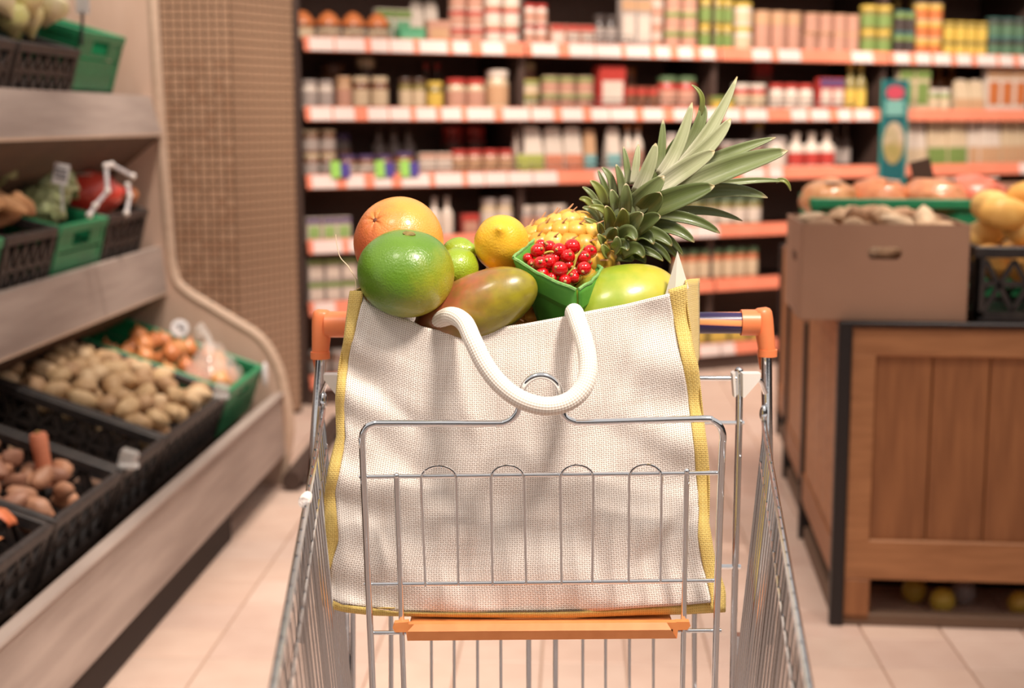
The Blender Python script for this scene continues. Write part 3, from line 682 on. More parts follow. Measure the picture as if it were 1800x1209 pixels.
# second shelf
goods(1, 540, 598, 'jar', 52, 2, (WH, GY, GY), 'small white jar with metal lid')
goods(1, 600, 628, 'jar', 58, 1, (BG, BG, PK), 'beige jar')
goods(1, 630, 694, 'jar', 58, 2, (BR, CR, CR), 'brown jar with cream label')
goods(1, 656, 692, 'jar', 92, 1, (DB, CR, BR), 'taller brown jar with cream lid', back=.14)
goods(1, 600, 650, 'jar', 82, 1, (BR, BR, PK), 'dim brown jar at the back', back=.2)
goods(1, 710, 758, 'jar', 56, 2, (OL, DB, CR), 'olive jar with cream label')
goods(1, 760, 790, 'jar', 50, 1, (OL, YE, YE), 'jar with yellow label')
goods(1, 775, 815, 'bottle', 84, 2, (DB, RD, BR), 'dark bottle with red cap', back=.18)
goods(1, 796, 866, 'jar', 55, 2, (CR, RD, PK), 'cream jar with red lid')
goods(1, 868, 908, 'jar', 70, 1, (CR, WH, BG), 'tall cream jar')
goods(1, 926, 962, 'can', 27, 1, (YE, GR, CR), 'yellow green tin', 2)
goods(1, 964, 1056, 'can', 30, 3, (CR, GR, PK), 'cream tin with green top band', 2)
goods(1, 936, 985, 'jar', 86, 1, (PK, CR, CR), 'large pink jar in the rear row', back=.16)
goods(1, 1060, 1108, 'box', 78, 1, (RD, RD, WH), 'red carton with white panel')
goods(1, 1110, 1168, 'can', 42, 3, ((150, 60, 44), RD, BR), 'dark red tin')
goods(1, 1128, 1156, 'jar', 76, 1, (BR, AM, BG), 'brown jar above the red tins', back=.14)
goods(1, 1172, 1238, 'jar', 60, 2, (RD, (70, 110, 70), PK), 'red sauce jar with green lid')
goods(1, 1256, 1300, 'box', 26, 2, (OL, GR, YE), 'small olive carton')
goods(1, 1304, 1362, 'jar', 48, 2, (RD, WH, CR), 'red jar with white lid')
goods(1, 1368, 1442, 'jar', 48, 3, (WH, RD, WH), 'white jar with red lid')
goods(1, 1446, 1492, 'box', 58, 2, (RD, PU, WH), 'red and white carton with purple top')
goods(1, 1496, 1534, 'bottle', 84, 2, (OL, YE, YE), 'amber oil bottle')
goods(1, 1370, 1402, 'box', 88, 1, ((140, 40, 34), RD, BR), 'dark red carton in the rear row', back=.2)
goods(1, 1586, 1640, 'box', 76, 2, (CR, GR, GR), 'cream and green carton')
goods(1, 1644, 1684, 'jar', 40, 2, (GR, WH, CR), 'green jar with white lid')
goods(1, 1688, 1738, 'pouch', 56, 2, (CR, WH, BG), 'cream pouch')
goods(1, 1742, 1812, 'box', 78, 3, (WH, BG, OR), 'white and orange carton')
goods(1, 1650, 1740, 'bottle', 92, 4, (AM, YE, BR), 'brown bottle in the rear row', back=.2)
# third shelf
goods(2, 540, 600, 'jar', 42, 2, (BR, CR, GY), 'amber jar with cream lid', 2)
goods(2, 604, 700, 'jar', 38, 3, ((150, 90, 60), PU, WH), 'brown jar with violet lid')
goods(2, 704, 738, 'jar', 42, 1, (AM, PU, CR), 'amber jar with violet lid')
goods(2, 610, 650, 'jar', 76, 1, (GY, PU, PK), 'grey violet jar in the rear row', back=.16)
goods(2, 742, 800, 'box', 40, 2, (WH, PK, WH), 'white carton with pink edge')
goods(2, 802, 914, 'jar', 44, 4, (PK, RD, BG), 'pink jar with red lid')
goods(2, 690, 770, 'bottle', 84, 3, (GY, DB, PK), 'dim bottle in the rear row', back=.2)
goods(2, 820, 900, 'jar', 84, 2, ((140, 30, 30), RD, DB), 'dark red jar in the rear row', back=.2)
goods(2, 914, 964, 'pouch', 82, 1, (WH, WH, (176, 190, 80)), 'large white and lime pouch')
goods(2, 966, 1032, 'pouch', 80, 2, (WH, WH, (236, 140, 104)), 'white and orange pouch')
goods(2, 1035, 1056, 'pouch', 76, 1, (BG, BG, (120, 190, 196)), 'narrow beige and teal pouch')
goods(2, 1074, 1100, 'pouch', 78, 1, (WH, WH, (120, 190, 196)), 'narrow white and teal pouch')
goods(2, 1106, 1142, 'bottle', 84, 2, (WH, AM, PK), 'white bottle with brown cap')
goods(2, 1180, 1250, 'jar', 66, 3, (WH, GY, BG), 'white jar behind the pineapple leaves')
goods(2, 1280, 1360, 'jar', 50, 3, (BR, GY, CR), 'dim brown jar')
goods(2, 1366, 1400, 'jar', 56, 1, (WH, GY, WH), 'plain white jar')
goods(2, 1402, 1486, 'bottle', 64, 3, (WH, WH, RD), 'white bottle with red label')
goods(2, 1362, 1396, 'bottle', 82, 1, (WH, YE, OL), 'white bottle with yellow cap', back=.14)
goods(2, 1494, 1530, 'bottle', 78, 2, (DB, DB, GY), 'dim dark bottle', back=.1)
goods(2, 1586, 1640, 'pouch', 78, 3, (WH, GY, CR), 'white seasoning packet')
goods(2, 1642, 1712, 'pouch', 80, 4, (CR, CR, GR), 'cream and green packet')
goods(2, 1714, 1770, 'pouch', 80, 3, (WH, CR, BG), 'pale beige packet')
goods(2, 1772, 1830, 'pouch', 80, 3, (CR, OR, BG), 'cream and orange packet')
# fourth shelf
goods(3, 540, 620, 'box', 44, 3, (WH, PU, (150, 200, 110)), 'white carton with violet top')
goods(3, 760, 806, 'bottle', 72, 2, (WH, GY, WH), 'white bottle between limes and lemon')
goods(3, 818, 850, 'box', 40, 1, ((170, 60, 54), RD, PK), 'small red carton')
goods(3, 856, 912, 'jar', 66, 2, (CR, GY, WH), 'cream jar with metal lid')
goods(3, 920, 1010, 'jar', 50, 3, (GY, WH, PK), 'grey jar behind the pineapple')
goods(3, 1200, 1356, 'jar', 52, 6, (OL, (80, 110, 80), WH), 'olive jar with green lid and white label')
goods(3, 1590, 1720, 'pouch', 60, 5, (OL, YE, YE), 'olive yellow packet')
goods(3, 1724, 1820, 'box', 60, 3, (BG, PK, CR), 'beige carton')
# fifth shelf
goods(4, 540, 630, 'box', 40, 3, (GY, GR, WH), 'white carton with green top', 2)
goods(4, 1200, 1352, 'jar', 58, 7, ((206, 110, 66), (64, 104, 70), CR), 'orange sauce jar with green lid')
# lowest shelf
goods(5, 544, 620, 'jar', 44, 2, (BR, GY, GY), 'dim jar with shiny lid')
goods(5, 1220, 1370, 'box', 40, 4, (OL, RD, YE), 'olive carton with red top')
# promo tags hanging on the third-shelf rail
for k, px in enumerate((596, 674, 718)):
    p = S(s_of(px), .012, ROWZ[2]+.055); t = thing('promo_tag', p, 'green and violet promo tag, %s from left, above the third rail' % ORD[k], 'promo tag', 'promo tags above the third rail', (-.1, 0, SANG))
    MB().box((-.025, 0, 0), (.045, .004, .075)).build('green_half', M('promo_green', srgb(160, 214, 100), .4), t, local=True, smooth=False); MB().box((.022, .001, -.004), (.045, .004, .065)).build('violet_half', M('promo_violet', srgb(86, 72, 150), .4), t, local=True, smooth=False)
# wire guards in front of some goods
for (row, x0, x1, lab) in ((0, 1000, 1110, 'chrome wire guard on the top shelf over pink cartons'), (0, 560, 690, 'thin wire guard before the cone-lidded jars'), (2, 560, 920, 'long wire guard on third shelf, left bay'), (2, 930, 1130, 'wire guard before the pouches'), (1, 930, 1240, 'wire guard on second shelf behind the pineapple'), (1, 1290, 1500, 'wire guard on second shelf near the teal sign')):
    a, b = s_of(x0), s_of(x1); z = ROWZ[row]; t = thing('wire_guard', S((a+b)/2, -.004, z+.033), lab, 'wire guard')
    for hz in (.075, .05): MB().tube([S(a, -.005, z+hz), S(b, -.005, z+hz)], .0035, 6).build('wire', GALV, t)
    for q in range(4): ss = a+(b-a)*q/3; MB().tube([S(ss, -.005, z+.02), S(ss, -.005, z+.075)], .003, 6).build('upright_wire', GALV, t)
# teal sign
sg_c = S(s_of(1560), .05, 0); D_s = sg_c.y
zt, zb = at(1560, 140, D_s).z, at(1560, 345, D_s).z; sw = mm(46, D_s)
sign = thing('shelf_sign', Vector((sg_c.x, sg_c.y, zb)), 'tall teal cardboard sign with pink logo between the shelving bays', 'sign', rot=(0, 0, SANG*.35))
TM = M('sign_teal', srgb(28, 88, 92), .4, var=(5, srgb(22, 76, 80), .5)); H = zt-zb
MB().box((0, 0, H/2), (sw, .012, H), ch=.002).build('board', TM, sign, local=True, smooth=False)
for sx in (-1, 1): MB().box((sx*sw/2, -.003, H/2), (.008, .016, H)).build('edge_strip', M('sign_edge', srgb(56, 136, 128), .4), sign, local=True, smooth=False)
def flat_ellipse(rx, rz, c, y, name, mat):
    n = 24; mb = MB(); mb.prism([(rx*math.cos(2*math.pi*i/n), rz*math.sin(2*math.pi*i/n)) for i in range(n)], Matrix.Translation((c[0], y, c[1])) @ Matrix.Rotation(math.pi/2, 4, 'X'), .003); return mb.build(name, mat, sign, local=True, smooth=False)
flat_ellipse(sw*.36, .038, (0, H*.89), -.0065, 'logo', M('sign_pink', srgb(180, 66, 82), .4))
MB().box((0, -.008, H*.76), (sw*.84, .004, .085)).build('text_panel', M('sign_pale', srgb(76, 126, 120), .4), sign, local=True, smooth=False)
for k in range(4): MB().box((0, -.011, H*.76+(k-1.5)*.02), (sw*.66, .002, .008)).build('text_line', M('sign_text', srgb(150, 200, 186), .4), sign, local=True, smooth=False)
flat_ellipse(sw*.42, .115, (0, H*.46), -.0065, 'picture', M('sign_food', srgb(168, 140, 96), .4, var=(14, srgb(120, 120, 50), .8), grad=((0, 0, 1), .25, .33, srgb(196, 168, 150))))
MB().box((0, .03, H*.8), (.03, .06, .03)).build('bracket', SHELFM, sign, local=True); MB().box((0, .03, H*.3), (.03, .06, .03)).build('bracket', SHELFM, sign, local=True)
# distant wall behind everything, ceiling
MB().box((3, 10.6, 1.7), (16, .1, 3.6)).build('wall_back', M('wall_dim', srgb(120, 100, 88), .8), None, smooth=False)['kind'] = 'structure'
MB().box((.5, -3.4, 1.3), (14, .1, 2.6)).build('wall_front', M('wall_brown', srgb(60, 56, 56), .7), None, smooth=False)['kind'] = 'structure'  # unseen wall behind the camera, added dark for the chrome to reflect
MB().box((5.6, 3.5, 1.3), (.1, 14, 2.6)).build('wall_right', M('wall_brown', srgb(74, 58, 50)), None, smooth=False)['kind'] = 'structure'  # unseen side wall, added along with wall_front to darken the reflections

# ================================================================ market stand on the right
P1 = at_z(1465, 1098, 0); SA = -math.atan(.092); RS = Matrix.Rotation(SA, 3, 'Z')
def K(x, y, z): return P1+RS @ Vector((x, y, 0))+Vector((0, 0, z))
CH = at(1465, 567, P1.y).z
OAK = M('oak_frame', srgb(178, 122, 80), .5, var=(6, srgb(146, 94, 58), .7, (1, 1, 8)), bump=(50, .1, .002)); OAK2 = M('oak_plank', srgb(160, 104, 64), .5, var=(5, srgb(132, 82, 48), .8, (9, 9, 1)), bump=(50, .1, .002))
IRON = M('black_iron', srgb(44, 38, 38), .45, .3)
def stand(y0, w, d, label, xo=0):
    t = thing('wooden_bin', K(w/2+xo, y0+d/2, 0), label, 'bin'); RM = RS
    def bx(name, x0, x1, ya, yb, z0, z1, mat, ch=.003):
        MB().box(K((x0+x1)/2+xo, y0+(ya+yb)/2, (z0+z1)/2), (x1-x0, yb-ya, z1-z0), RM, ch).build(name, mat, t, smooth=False)
    zb = .125
    bx('corner_post', -.012, .022, -.012, .022, 0, CH, IRON); bx('corner_post', -.012, .022, d-.02, d+.012, 0, CH, IRON); bx('corner_post', w-.022, w+.012, -.012, .022, 0, CH, IRON)
    bx('top_rail', .022, w-.022, 0, .03, CH-.085, CH-.008, OAK); bx('bottom_rail', .022, w-.022, 0, .03, zb, zb+.105, OAK)
    bx('stile', .022, .085, -.001, .03, zb+.1, CH-.08, OAK); bx('stile', w-.085, w-.022, -.001, .03, zb+.1, CH-.08, OAK)
    x = .085; pw = .143
    while x < w-.09: bx('plank', x+.0015, min(x+pw, w-.085)-.0015, .014, .03, zb+.1, CH-.08, OAK2, .002); x += pw
    bx('foot_block', .022, .09, 0, .09, 0.012, zb, OAK2); bx('foot_block', w-.09, w-.022, 0, .09, 0.012, zb, OAK2); bx('skid', -.0, w, 0, .05, 0, .032, M('skid_wood', srgb(110, 84, 66), .7))
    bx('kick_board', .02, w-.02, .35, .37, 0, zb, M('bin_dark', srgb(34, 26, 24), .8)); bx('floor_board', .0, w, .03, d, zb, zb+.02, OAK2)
    yy = .03; sd = (d-.05)/4
    for k in range(4): bx('side_plank', 0, .02, yy+.002, yy+sd-.002, zb-.02, CH-.02, OAK, .002); yy += sd
    bx('side_rail', -.006, .0, .02, d-.02, zb, zb+.09, OAK2); bx('side_skid', .0, .06, .05, d-.05, 0.0, .05, M('skid_wood', srgb(110, 84, 66)))
    bx('back_board', 0, w, d-.02, d, zb, CH-.02, OAK2); bx('top_board', .0, w, .0, d, CH-.02, CH-.004, OAK2); bx('top_trim', -.012, w+.01, -.014, .01, CH-.008, CH+.004, IRON)
    return t
stand(0, 1.05, .82, 'paneled oak market bin with black iron corners, nearest on the right')
stand(.9, 1.05, .72, 'second oak market bin, behind the nearest one', .02); stand(1.68, 1.05, .72, 'third oak market bin, farthest back in the row', .06)
GAP = [M('gap_fruit_%d' % k, srgb(*c), .4) for k, c in enumerate([(210, 176, 70), (170, 160, 160), (190, 150, 60)])]
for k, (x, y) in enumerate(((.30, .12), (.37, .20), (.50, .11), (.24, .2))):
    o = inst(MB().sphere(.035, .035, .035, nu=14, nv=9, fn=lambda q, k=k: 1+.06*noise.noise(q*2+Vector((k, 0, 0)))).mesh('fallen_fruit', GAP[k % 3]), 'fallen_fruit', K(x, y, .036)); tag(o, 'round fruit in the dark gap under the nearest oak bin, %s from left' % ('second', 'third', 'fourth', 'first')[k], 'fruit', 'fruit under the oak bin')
# cardboard box
CARD = M('cardboard', srgb(170, 130, 106), .75, var=(4, srgb(156, 116, 92), .5)); CARD2 = M('cardboard_edge', srgb(198, 158, 128), .8)
bw, bd, bh = mm(288, P1.y), .4, mm(170, P1.y); bx0 = (at(1409, 565, P1.y).x-P1.x); BZ = CH+.005
cb = thing('cardboard_box', K(bx0+bw/2, .02+bd/2, BZ), 'brown cardboard box of tubers with a hand hole, on the oak bin', 'box')
def hole_panel(w, h, t, hw, hh, hz):
    """upright panel w x h with a stadium hole; local x along, z up"""
    mb = MB(); n = 20; ring = []; outr = []
    for i in range(n):
        a = 2*math.pi*(i+.5)/n; ca, sa = math.cos(a), math.sin(a)
        x = (hw-hh)*(1 if ca > 0 else -1)+hh*ca; z = hz+hh*sa; ring.append((x, z))
        k = min((w/2)/abs(ca) if abs(ca) > 1e-6 else 1e9, ((h-hz) if sa > 0 else hz)/abs(sa) if abs(sa) > 1e-6 else 1e9); outr.append((ca*k, hz+sa*k))
    corners = [(w/2, h), (-w/2, h), (-w/2, 0), (w/2, 0)]
    vs = []; fs = []
    for y in (-t/2, t/2): vs += [(x, y, z) for x, z in ring]+[(x, y, z) for x, z in outr]+[(x, y, z) for x, z in corners]
    m = 2*n+4
    for side, o in ((0, 0), (1, m)):
        for i in range(n):
            j = (i+1) % n; q = (o+i, o+j, o+n+j, o+n+i); fs.append(q if side == 0 else q[::-1])
            a, b = outr[i], outr[j]
            if abs(abs(a[0])-w/2) < 1e-5 and abs(abs(b[0])-w/2) > 1e-5 or abs(abs(b[0])-w/2) < 1e-5 and abs(abs(a[0])-w/2) > 1e-5:
                ci = min(range(4), key=lambda c: (corners[c][0]-(a[0]+b[0])/2)**2+(corners[c][1]-(a[1]+b[1])/2)**2); fs.append((o+n+i, o+n+j, o+2*n+ci) if side == 0 else (o+n+j, o+n+i, o+2*n+ci))
    for i in range(n): j = (i+1) % n; fs.append((i, i+m, j+m, j))
    return mb.add(vs, fs)
fp = hole_panel(bw, bh, .006, .042, .016, bh*.70); fp.v = [RS @ q+K(bx0+bw/2, .02, BZ) for q in fp.v]; fp.build('front_panel', CARD, cb, smooth=False)
for x in (bx0, bx0+bw): MB().box(K(x, .02+bd/2, BZ+bh/2), (.006, bd, bh), RS).build('side_panel', CARD, cb, smooth=False)
MB().box(K(bx0+bw/2, .02+bd, BZ+bh/2), (bw, .006, bh), RS).build('back_panel', CARD, cb, smooth=False); MB().box(K(bx0+bw/2, .02+bd/2, BZ+.005), (bw-.01, bd-.01, .008), RS).build('bottom_panel', CARD, cb, smooth=False)
MB().box(K(bx0-.004, .17, BZ+bh*.62), (.003, .09, .02), RS).build('side_slot', M('slot_dark', srgb(110, 76, 58), .9), cb, smooth=False)
MB().box(K(bx0+.012, .21, BZ+.004), (.03, .36, .02), RS @ Matrix.Rotation(.7, 3, 'Y')).build('bottom_fold', CARD, cb, smooth=False)
TUB = [M('tuber_%d' % k, srgb(*c), .7, var=(40, srgb(c[0]-50, c[1]-50, c[2]-45), .6)) for k, c in enumerate([(226, 194, 160), (210, 172, 136), (188, 146, 112)])]
tbm = [lumpy(k+80, .032, .3, (1.9, .85, .8)).mesh('tuber', TUB[k % 3]) for k in range(6)]
boxf = thing('pile_frame', K(bx0+bw/2, .02+bd/2, BZ), rot=(0, 0, SA))
heap(tbm, 'tuber', boxf, bw-.03, bd-.03, bh-.075, .04, 34, 'pale knobbly tuber heaped in the cardboard box', 'tuber', 'tubers in the cardboard box', .035, 0, seed=51)
for k, dx in enumerate((-.025, .02)):
    o = inst(tbm[k], 'tuber', K(bx0+bw/2+dx, .055, BZ+bh*.70), (0, 0, .3*k), (.7, .7, .7)); tag(o, 'pale tuber showing through the hand hole, %s' % ('left', 'right')[k], 'tuber')
# black crate of yellow potatoes
ycx = bx0+bw+.02; yc_ = crate(K(ycx+.2, .2, BZ), (0, 0, SA-math.pi/2), .36, .40, mm(132, P1.y), BLACKP, 'lattice', 'black lattice crate of large yellow potatoes beside the cardboard box')
YP = [M('yellow_potato_%d' % k, srgb(*c), .5, var=(30, srgb(c[0]-25, c[1]-40, c[2]-45), .5)) for k, c in enumerate([(244, 190, 104), (236, 176, 90), (248, 204, 124)])]
ypm = [lumpy(k+90, .046, .12, (1.5, 1, .95), 18, 12).mesh('yellow_potato', YP[k % 3]) for k in range(4)]
heap(ypm, 'yellow_potato', yc_, .34, .38, .10, .058, 20, 'large yellow potato heaped in the right black crate', 'potato', 'yellow potatoes in the right crate', .06, 0, seed=55, layers=3)
# green crate behind with netted onions, green peppers
gc = crate(K(.27, .70, CH+.01), (0, 0, SA-math.pi/2), .34, .60, .275, GREENP, 'solid', 'green crate of netted onions behind the cardboard box')
for k, (x, lab, col) in enumerate(((-.20, 'tan and red onion net, leftmost behind the cardboard box', (214, 140, 90)), (-.05, 'onion net with a red patch, second behind the cardboard box', (220, 130, 84)), (.10, 'orange onion net, third behind the cardboard box', (226, 140, 96)), (.22, 'bright red-orange onion net, rightmost behind the box', (232, 110, 84)))):
    netbag(K(.23+x, .64+.04*(k % 2), CH+.228+.004*k), .085, .10, .06, col, lab, .4*k, seed=k+5)
LIME = [M('pepper_%d' % k, srgb(*c), .3, coat=.3) for k, c in enumerate([(150, 176, 60), (120, 156, 44), (176, 196, 90)])]
lim = [lumpy(k+100, .026, .2, (1.7, 1, .9)).mesh('green_pepper', LIME[k]) for k in range(3)]
lf = thing('pile_frame', K(.70, .62, CH+.01), rot=(0, 0, SA))
tray = crate(K(.72, .66, CH+.01), (0, 0, SA-math.pi/2), .34, .30, .22, BLACKP, 'lattice', 'black crate of small green peppers behind the yellow potatoes')
heap(lim, 'green_pepper', tray, .32, .28, .20, .033, 26, 'small green pepper behind the cardboard box', 'pepper', 'green peppers on the stand', .05, 0, seed=57)
for o in (boxf, lf): bpy.data.objects.remove(o)
# brown slate sign
sp_ = K(.40, .95, CH); t = thing('slate_sign', Vector((sp_.x, sp_.y, CH)), 'small blank brown slate sign on a post behind the onion nets', 'sign')
zc = at(1620, 298, sp_.y)
MB().box((zc.x, zc.y, zc.z), (mm(36, sp_.y), .008, mm(34, sp_.y)), Matrix.Rotation(-.25, 3, 'Y'), ch=.001).build('slate', M('slate_brown', srgb(84, 58, 44), .7), t, smooth=False)
MB().tube([(zc.x, zc.y+.006, CH), (zc.x, zc.y+.006, zc.z)], .006, 8).build('post', IRON, t)
# ================================================================ shopping cart
cart = thing('shopping_cart', (.035, 1.4, 0), 'chrome wire shopping cart with orange handle ends, holding the jute bag', 'shopping cart')
YH = 1.90
def tb(name, pts, r, mat=CHROME, seg=10, parent=None): return MB().tube(pts, r, seg).build(name, mat, parent or cart)
# rims: left and right side of the basket
def rim_pts(x0, y0, x1, y1, dz=-.015):
    a = at(x0, y0, 1.88); b = at_z(x1, y1, a.z+dz); return a, b
LA, LB = rim_pts(568, 722, 481, 1209); RA, RB = rim_pts(1343, 745, 1422, 1209)
zz = (LA.z+RA.z)/2; 
LE = Lp(LA, LB, 1.30); RE = Lp(RA, RB, 1.30)
for (a, e, post_px) in ((LA, LE, (568, 612, 553, 790)), (RA, RE, (1347, 610, 1349, 790))):
    sgn = 1 if a.x < 0 else -1
    tb('side_rim', catmull([a+Vector((0, .0, .012)), Lp(a, e, .03), Lp(a, e, .5), e], 8), .0034, GALV)
    pt = at(post_px[0], post_px[1]-40, YH); pb_ = at(post_px[2], post_px[3], YH); low = Lp(pt, pb_, 2.6)
    tb('handle_post', [pt, pb_, low], .0072)
    zbot = .50; n = 30
    for k in range(n):
        t_ = .02+.98*k/(n-1); p = Lp(a, e, t_); q = Vector((p.x+sgn*.035, p.y+.0, zbot))
        m_ = Lp(p, q, .5); tb('side_wire', [p+Vector((0, 0, .004)), m_, q], .0013 if k % 5 else .0019, GALV, 6)
    for dz, ins in ((-.045, .004), (-.37, .031)):
        tb('side_crosswire', [a+Vector((sgn*ins, 0, dz)), e+Vector((sgn*ins, 0, dz))], .0017, GALV, 6)
    MB().sphere(.0055, .006, .012, c=a+Vector((0, .006, .012)), nu=10, nv=8).build('rim_end', GALV, cart)
# basket front, floor and chassis (below and before the picture)
for t_ in [k/10 for k in range(11)]:
    p = Lp(LE, RE, t_); tb('front_wire', [p, Vector((Lp(LE.x+.035, RE.x-.035, t_), p.y+.03, .50))], .0024, GALV, 6)
tb('front_rim', [LE, RE], .0036, GALV)
for k in range(12):
    t_ = k/11; tb('floor_wire', [Vector((Lp(LE.x+.035, RE.x-.035, t_), LE.y+.03, .50)), Vector((Lp(LA.x+.035, RA.x-.035, t_), LA.y, .50))], .0026, GALV, 6)
for k in range(4): y = LE.y+.05+k*.32; tb('floor_crosswire', [Vector((LA.x+.05, min(y, 1.86), .496)), Vector((RA.x-.05, min(y, 1.86), .496))], .0035, GALV, 6)
for sg, a, e in ((1, LA, LE), (-1, RA, RE)):
    tb('chassis_tube', fillet([(a.x+sg*.02, 1.90, .62), (a.x+sg*.02, 1.88, .16), (e.x+sg*.03, LE.y+.1, .16), (e.x+sg*.03, LE.y+.06, .48)], .06), .011)
    for y in (1.80, LE.y+.16):
        cx = a.x+sg*.02 if y > 1.5 else e.x+sg*.03
        MB().lathe([(.02, -.014), (.058, -.013), (.0625, -.006), (.0625, .006), (.058, .013), (.02, .014)], 20, Matrix.Rotation(math.pi/2, 3, 'Y'), (cx, y, .0625)).build('wheel', M('wheel_grey', srgb(70, 70, 74), .5), cart)
        for s2 in (-1, 1): MB().box((cx+s2*.02, y, .105), (.004, .035, .1)).build('fork', GALV, cart, smooth=False)
tb('chassis_crossbar', [(LA.x+.02, 1.86, .16), (RA.x-.02, 1.86, .16)], .010)
# handle with end caps
HL, HR = at(572, 570, YH), at(1334, 567, YH)
hm = bpy.data.materials.new('handle_print'); hm.use_nodes = True; nt = hm.node_tree; N_, L_ = nt.nodes, nt.links; bs = N_['Principled BSDF']; bs.inputs['Roughness'].default_value = .3
tcn = N_.new('ShaderNodeTexCoord'); wv = N_.new('ShaderNodeTexWave'); wv.inputs['Scale'].default_value = 2.2; wv.inputs['Distortion'].default_value = 0; wv.bands_direction = 'DIAGONAL'
mpn = N_.new('ShaderNodeMapping'); mpn.inputs['Scale'].default_value = (.55, 5, 14); mpn.inputs['Location'].default_value = (.12, 0, 0); L_.new(tcn.outputs['Object'], mpn.inputs[0]); L_.new(mpn.outputs[0], wv.inputs['Vector'])
cr_ = N_.new('ShaderNodeValToRGB'); cr_.color_ramp.interpolation = 'CONSTANT'; cr_.color_ramp.elements[0].color = srgb(58, 44, 92); cr_.color_ramp.elements[1].position = .62; cr_.color_ramp.elements[1].color = srgb(240, 150, 110); e_ = cr_.color_ramp.elements.new(.82); e_.color = srgb(244, 176, 110)
L_.new(wv.outputs['Fac'], cr_.inputs[0]); L_.new(cr_.outputs[0], bs.inputs['Base Color'])
tb('handle_bar', [HL+Vector((.05, 0, 0)), HR-Vector((.012, 0, 0))], .0142, hm, 16)
for (h, sg, inner, ft) in ((HL, 1, 60, at(563, 626, YH)), (HR, -1, 32, at(1349, 622, YH))):
    sl = [h+Vector((sg*.0, 0, 0)), h+Vector((sg*mm(inner, YH), 0, 0))]
    cap = thing('tmp', h); bpy.data.objects.remove(cap)
    root = MB().tube([sl[0], sl[1]], .0172, 18).build('end_cap_sleeve', ORANGE, cart)
    top = h+Vector((-sg*.0035, 0, .0155))
    mb = MB(); w = .0125
    pts = [top+Vector((0, 0, .0)), Lp(top, ft, .3), Lp(top, ft, .75), ft]
    mb.tube(catmull([top+Vector((0, .002, .004)), Lp(top, ft, .25), Lp(top, ft, .7), ft], 5), [.006, .0105, .0125, .013, .0132, .0132, .0130, .0127, .0124, .0121, .0118, .0116, .0114, .0112, .0112, .0112], 14)
    mb.build('end_cap', ORANGE, cart)
    MB().tube([ft+Vector((0, 0, .006)), ft-Vector((0, 0, .003))], .0128, 14).build('end_cap_collar', ORANGE, cart)
    sk = [ft+Vector((-.012, .006, 0)), ft+Vector((.008, .006, 0)), ft+Vector((.002, .006, -.02)), ft+Vector((-.008, .006, -.022))]
    MB().add(sk+[q+Vector((0, .004, 0)) for q in sk], [(0, 1, 2, 3), (7, 6, 5, 4), (0, 4, 5, 1), (1, 5, 6, 2), (2, 6, 7, 3), (3, 7, 4, 0)]).build('end_cap_tongue', ORANGE, cart, smooth=False)
# rear gate
YG = 1.865
def G(px, py, y=YG): return at(px, py, y)
for px, r in ((619, .0037), (686, .0032), (757, .002), (797, .002), (838, .002), (879, .002), (928, .0034), (978, .0034), (1026, .002), (1066, .002), (1108, .002), (1150, .002), (1222, .0034)):
    tb('gate_wire', [G(px, 670), G(px+(2 if px < 950 else -2), 1330)], r, GALV, 8)
tb('gate_rod', catmull([G(1299, 652), G(1299, 745), G(1292, 1000), G(1284, 1330)], 4), .0046); tb('gate_rod', [G(602, 652), G(612, 1330)], .0046)
MB().sphere(.0056, .0056, .0056, c=G(1299, 652), nu=10, nv=6).build('rod_tip', CHROME, cart)
tb('gate_bar', fillet([G(1345, 690, 1.89), G(1336, 664, 1.87), G(1300, 665), G(602, 664), G(577, 664), G(566, 690, 1.89)], .012), .0034)
tb('gate_bar', [G(592, 742), G(1308, 743)], .0028, GALV, 8); tb('gate_bar', [G(600, 995), G(1302, 996)], .0034, GALV, 8); tb('gate_bar', [G(612, 1300), G(1290, 1300)], .004, GALV, 8)
WPL = M('white_plastic', srgb(232, 226, 222), .45, sss=.0)
def clip(poly, name='hinge_clip', y0=YG-.012, d=.02):
    P = [G(a, b, y0) for a, b in poly]; n = len(P); V = P+[q+Vector((0, d, 0)) for q in P]
    MB().add(V, [tuple(range(n))[::-1], tuple(range(n, 2*n))]+[(i, (i+1) % n, n+(i+1) % n, n+i) for i in range(n)]).build(name, WPL, cart, smooth=False)
clip([(1306, 657), (1338, 657), (1336, 668), (1309, 699), (1306, 699)]); clip([(1288, 658), (1293, 655), (1294, 697), (1291, 699)])
clip([(568, 659), (606, 659), (604, 700), (592, 696), (569, 667)])
# child-seat flap in front of the bag
def YF(py): return 1.612+(py-740)/470*.04
def F(px, py, d=0): return at(px, py, YF(py)+d)
flap_px = [(657, 1330), (655, 1209), (646, 1000), (637, 790), (636.5, 772), (639, 760), (646, 750), (657, 745), (672, 744), (780, 744), (872, 744), (888, 742), (900, 736), (909, 725), (913, 712), (916, 692), (923, 675), (935, 664), (951, 660), (967, 664), (979, 675), (984, 690), (984, 706), (987, 722), (995, 734), (1008, 740), (1024, 742), (1130, 739), (1238, 736), (1252, 739), (1263, 746), (1269, 757), (1271, 772), (1269, 800), (1262, 1000), (1256, 1209), (1253, 1330)]
tb('seat_flap_frame', catmull([F(*q) for q in flap_px], 5), .0040, CHROME, 10)
for (a, b) in (((697, 836), (714, 1330)), ((1207, 828), (1197, 1330))): tb('seat_flap_upright', [F(*a, .006), F(*b, .006)], .0033); MB().sphere(.0037, .0037, .0037, c=F(*a, .006), nu=10, nv=6).build('upright_tip', CHROME, cart)
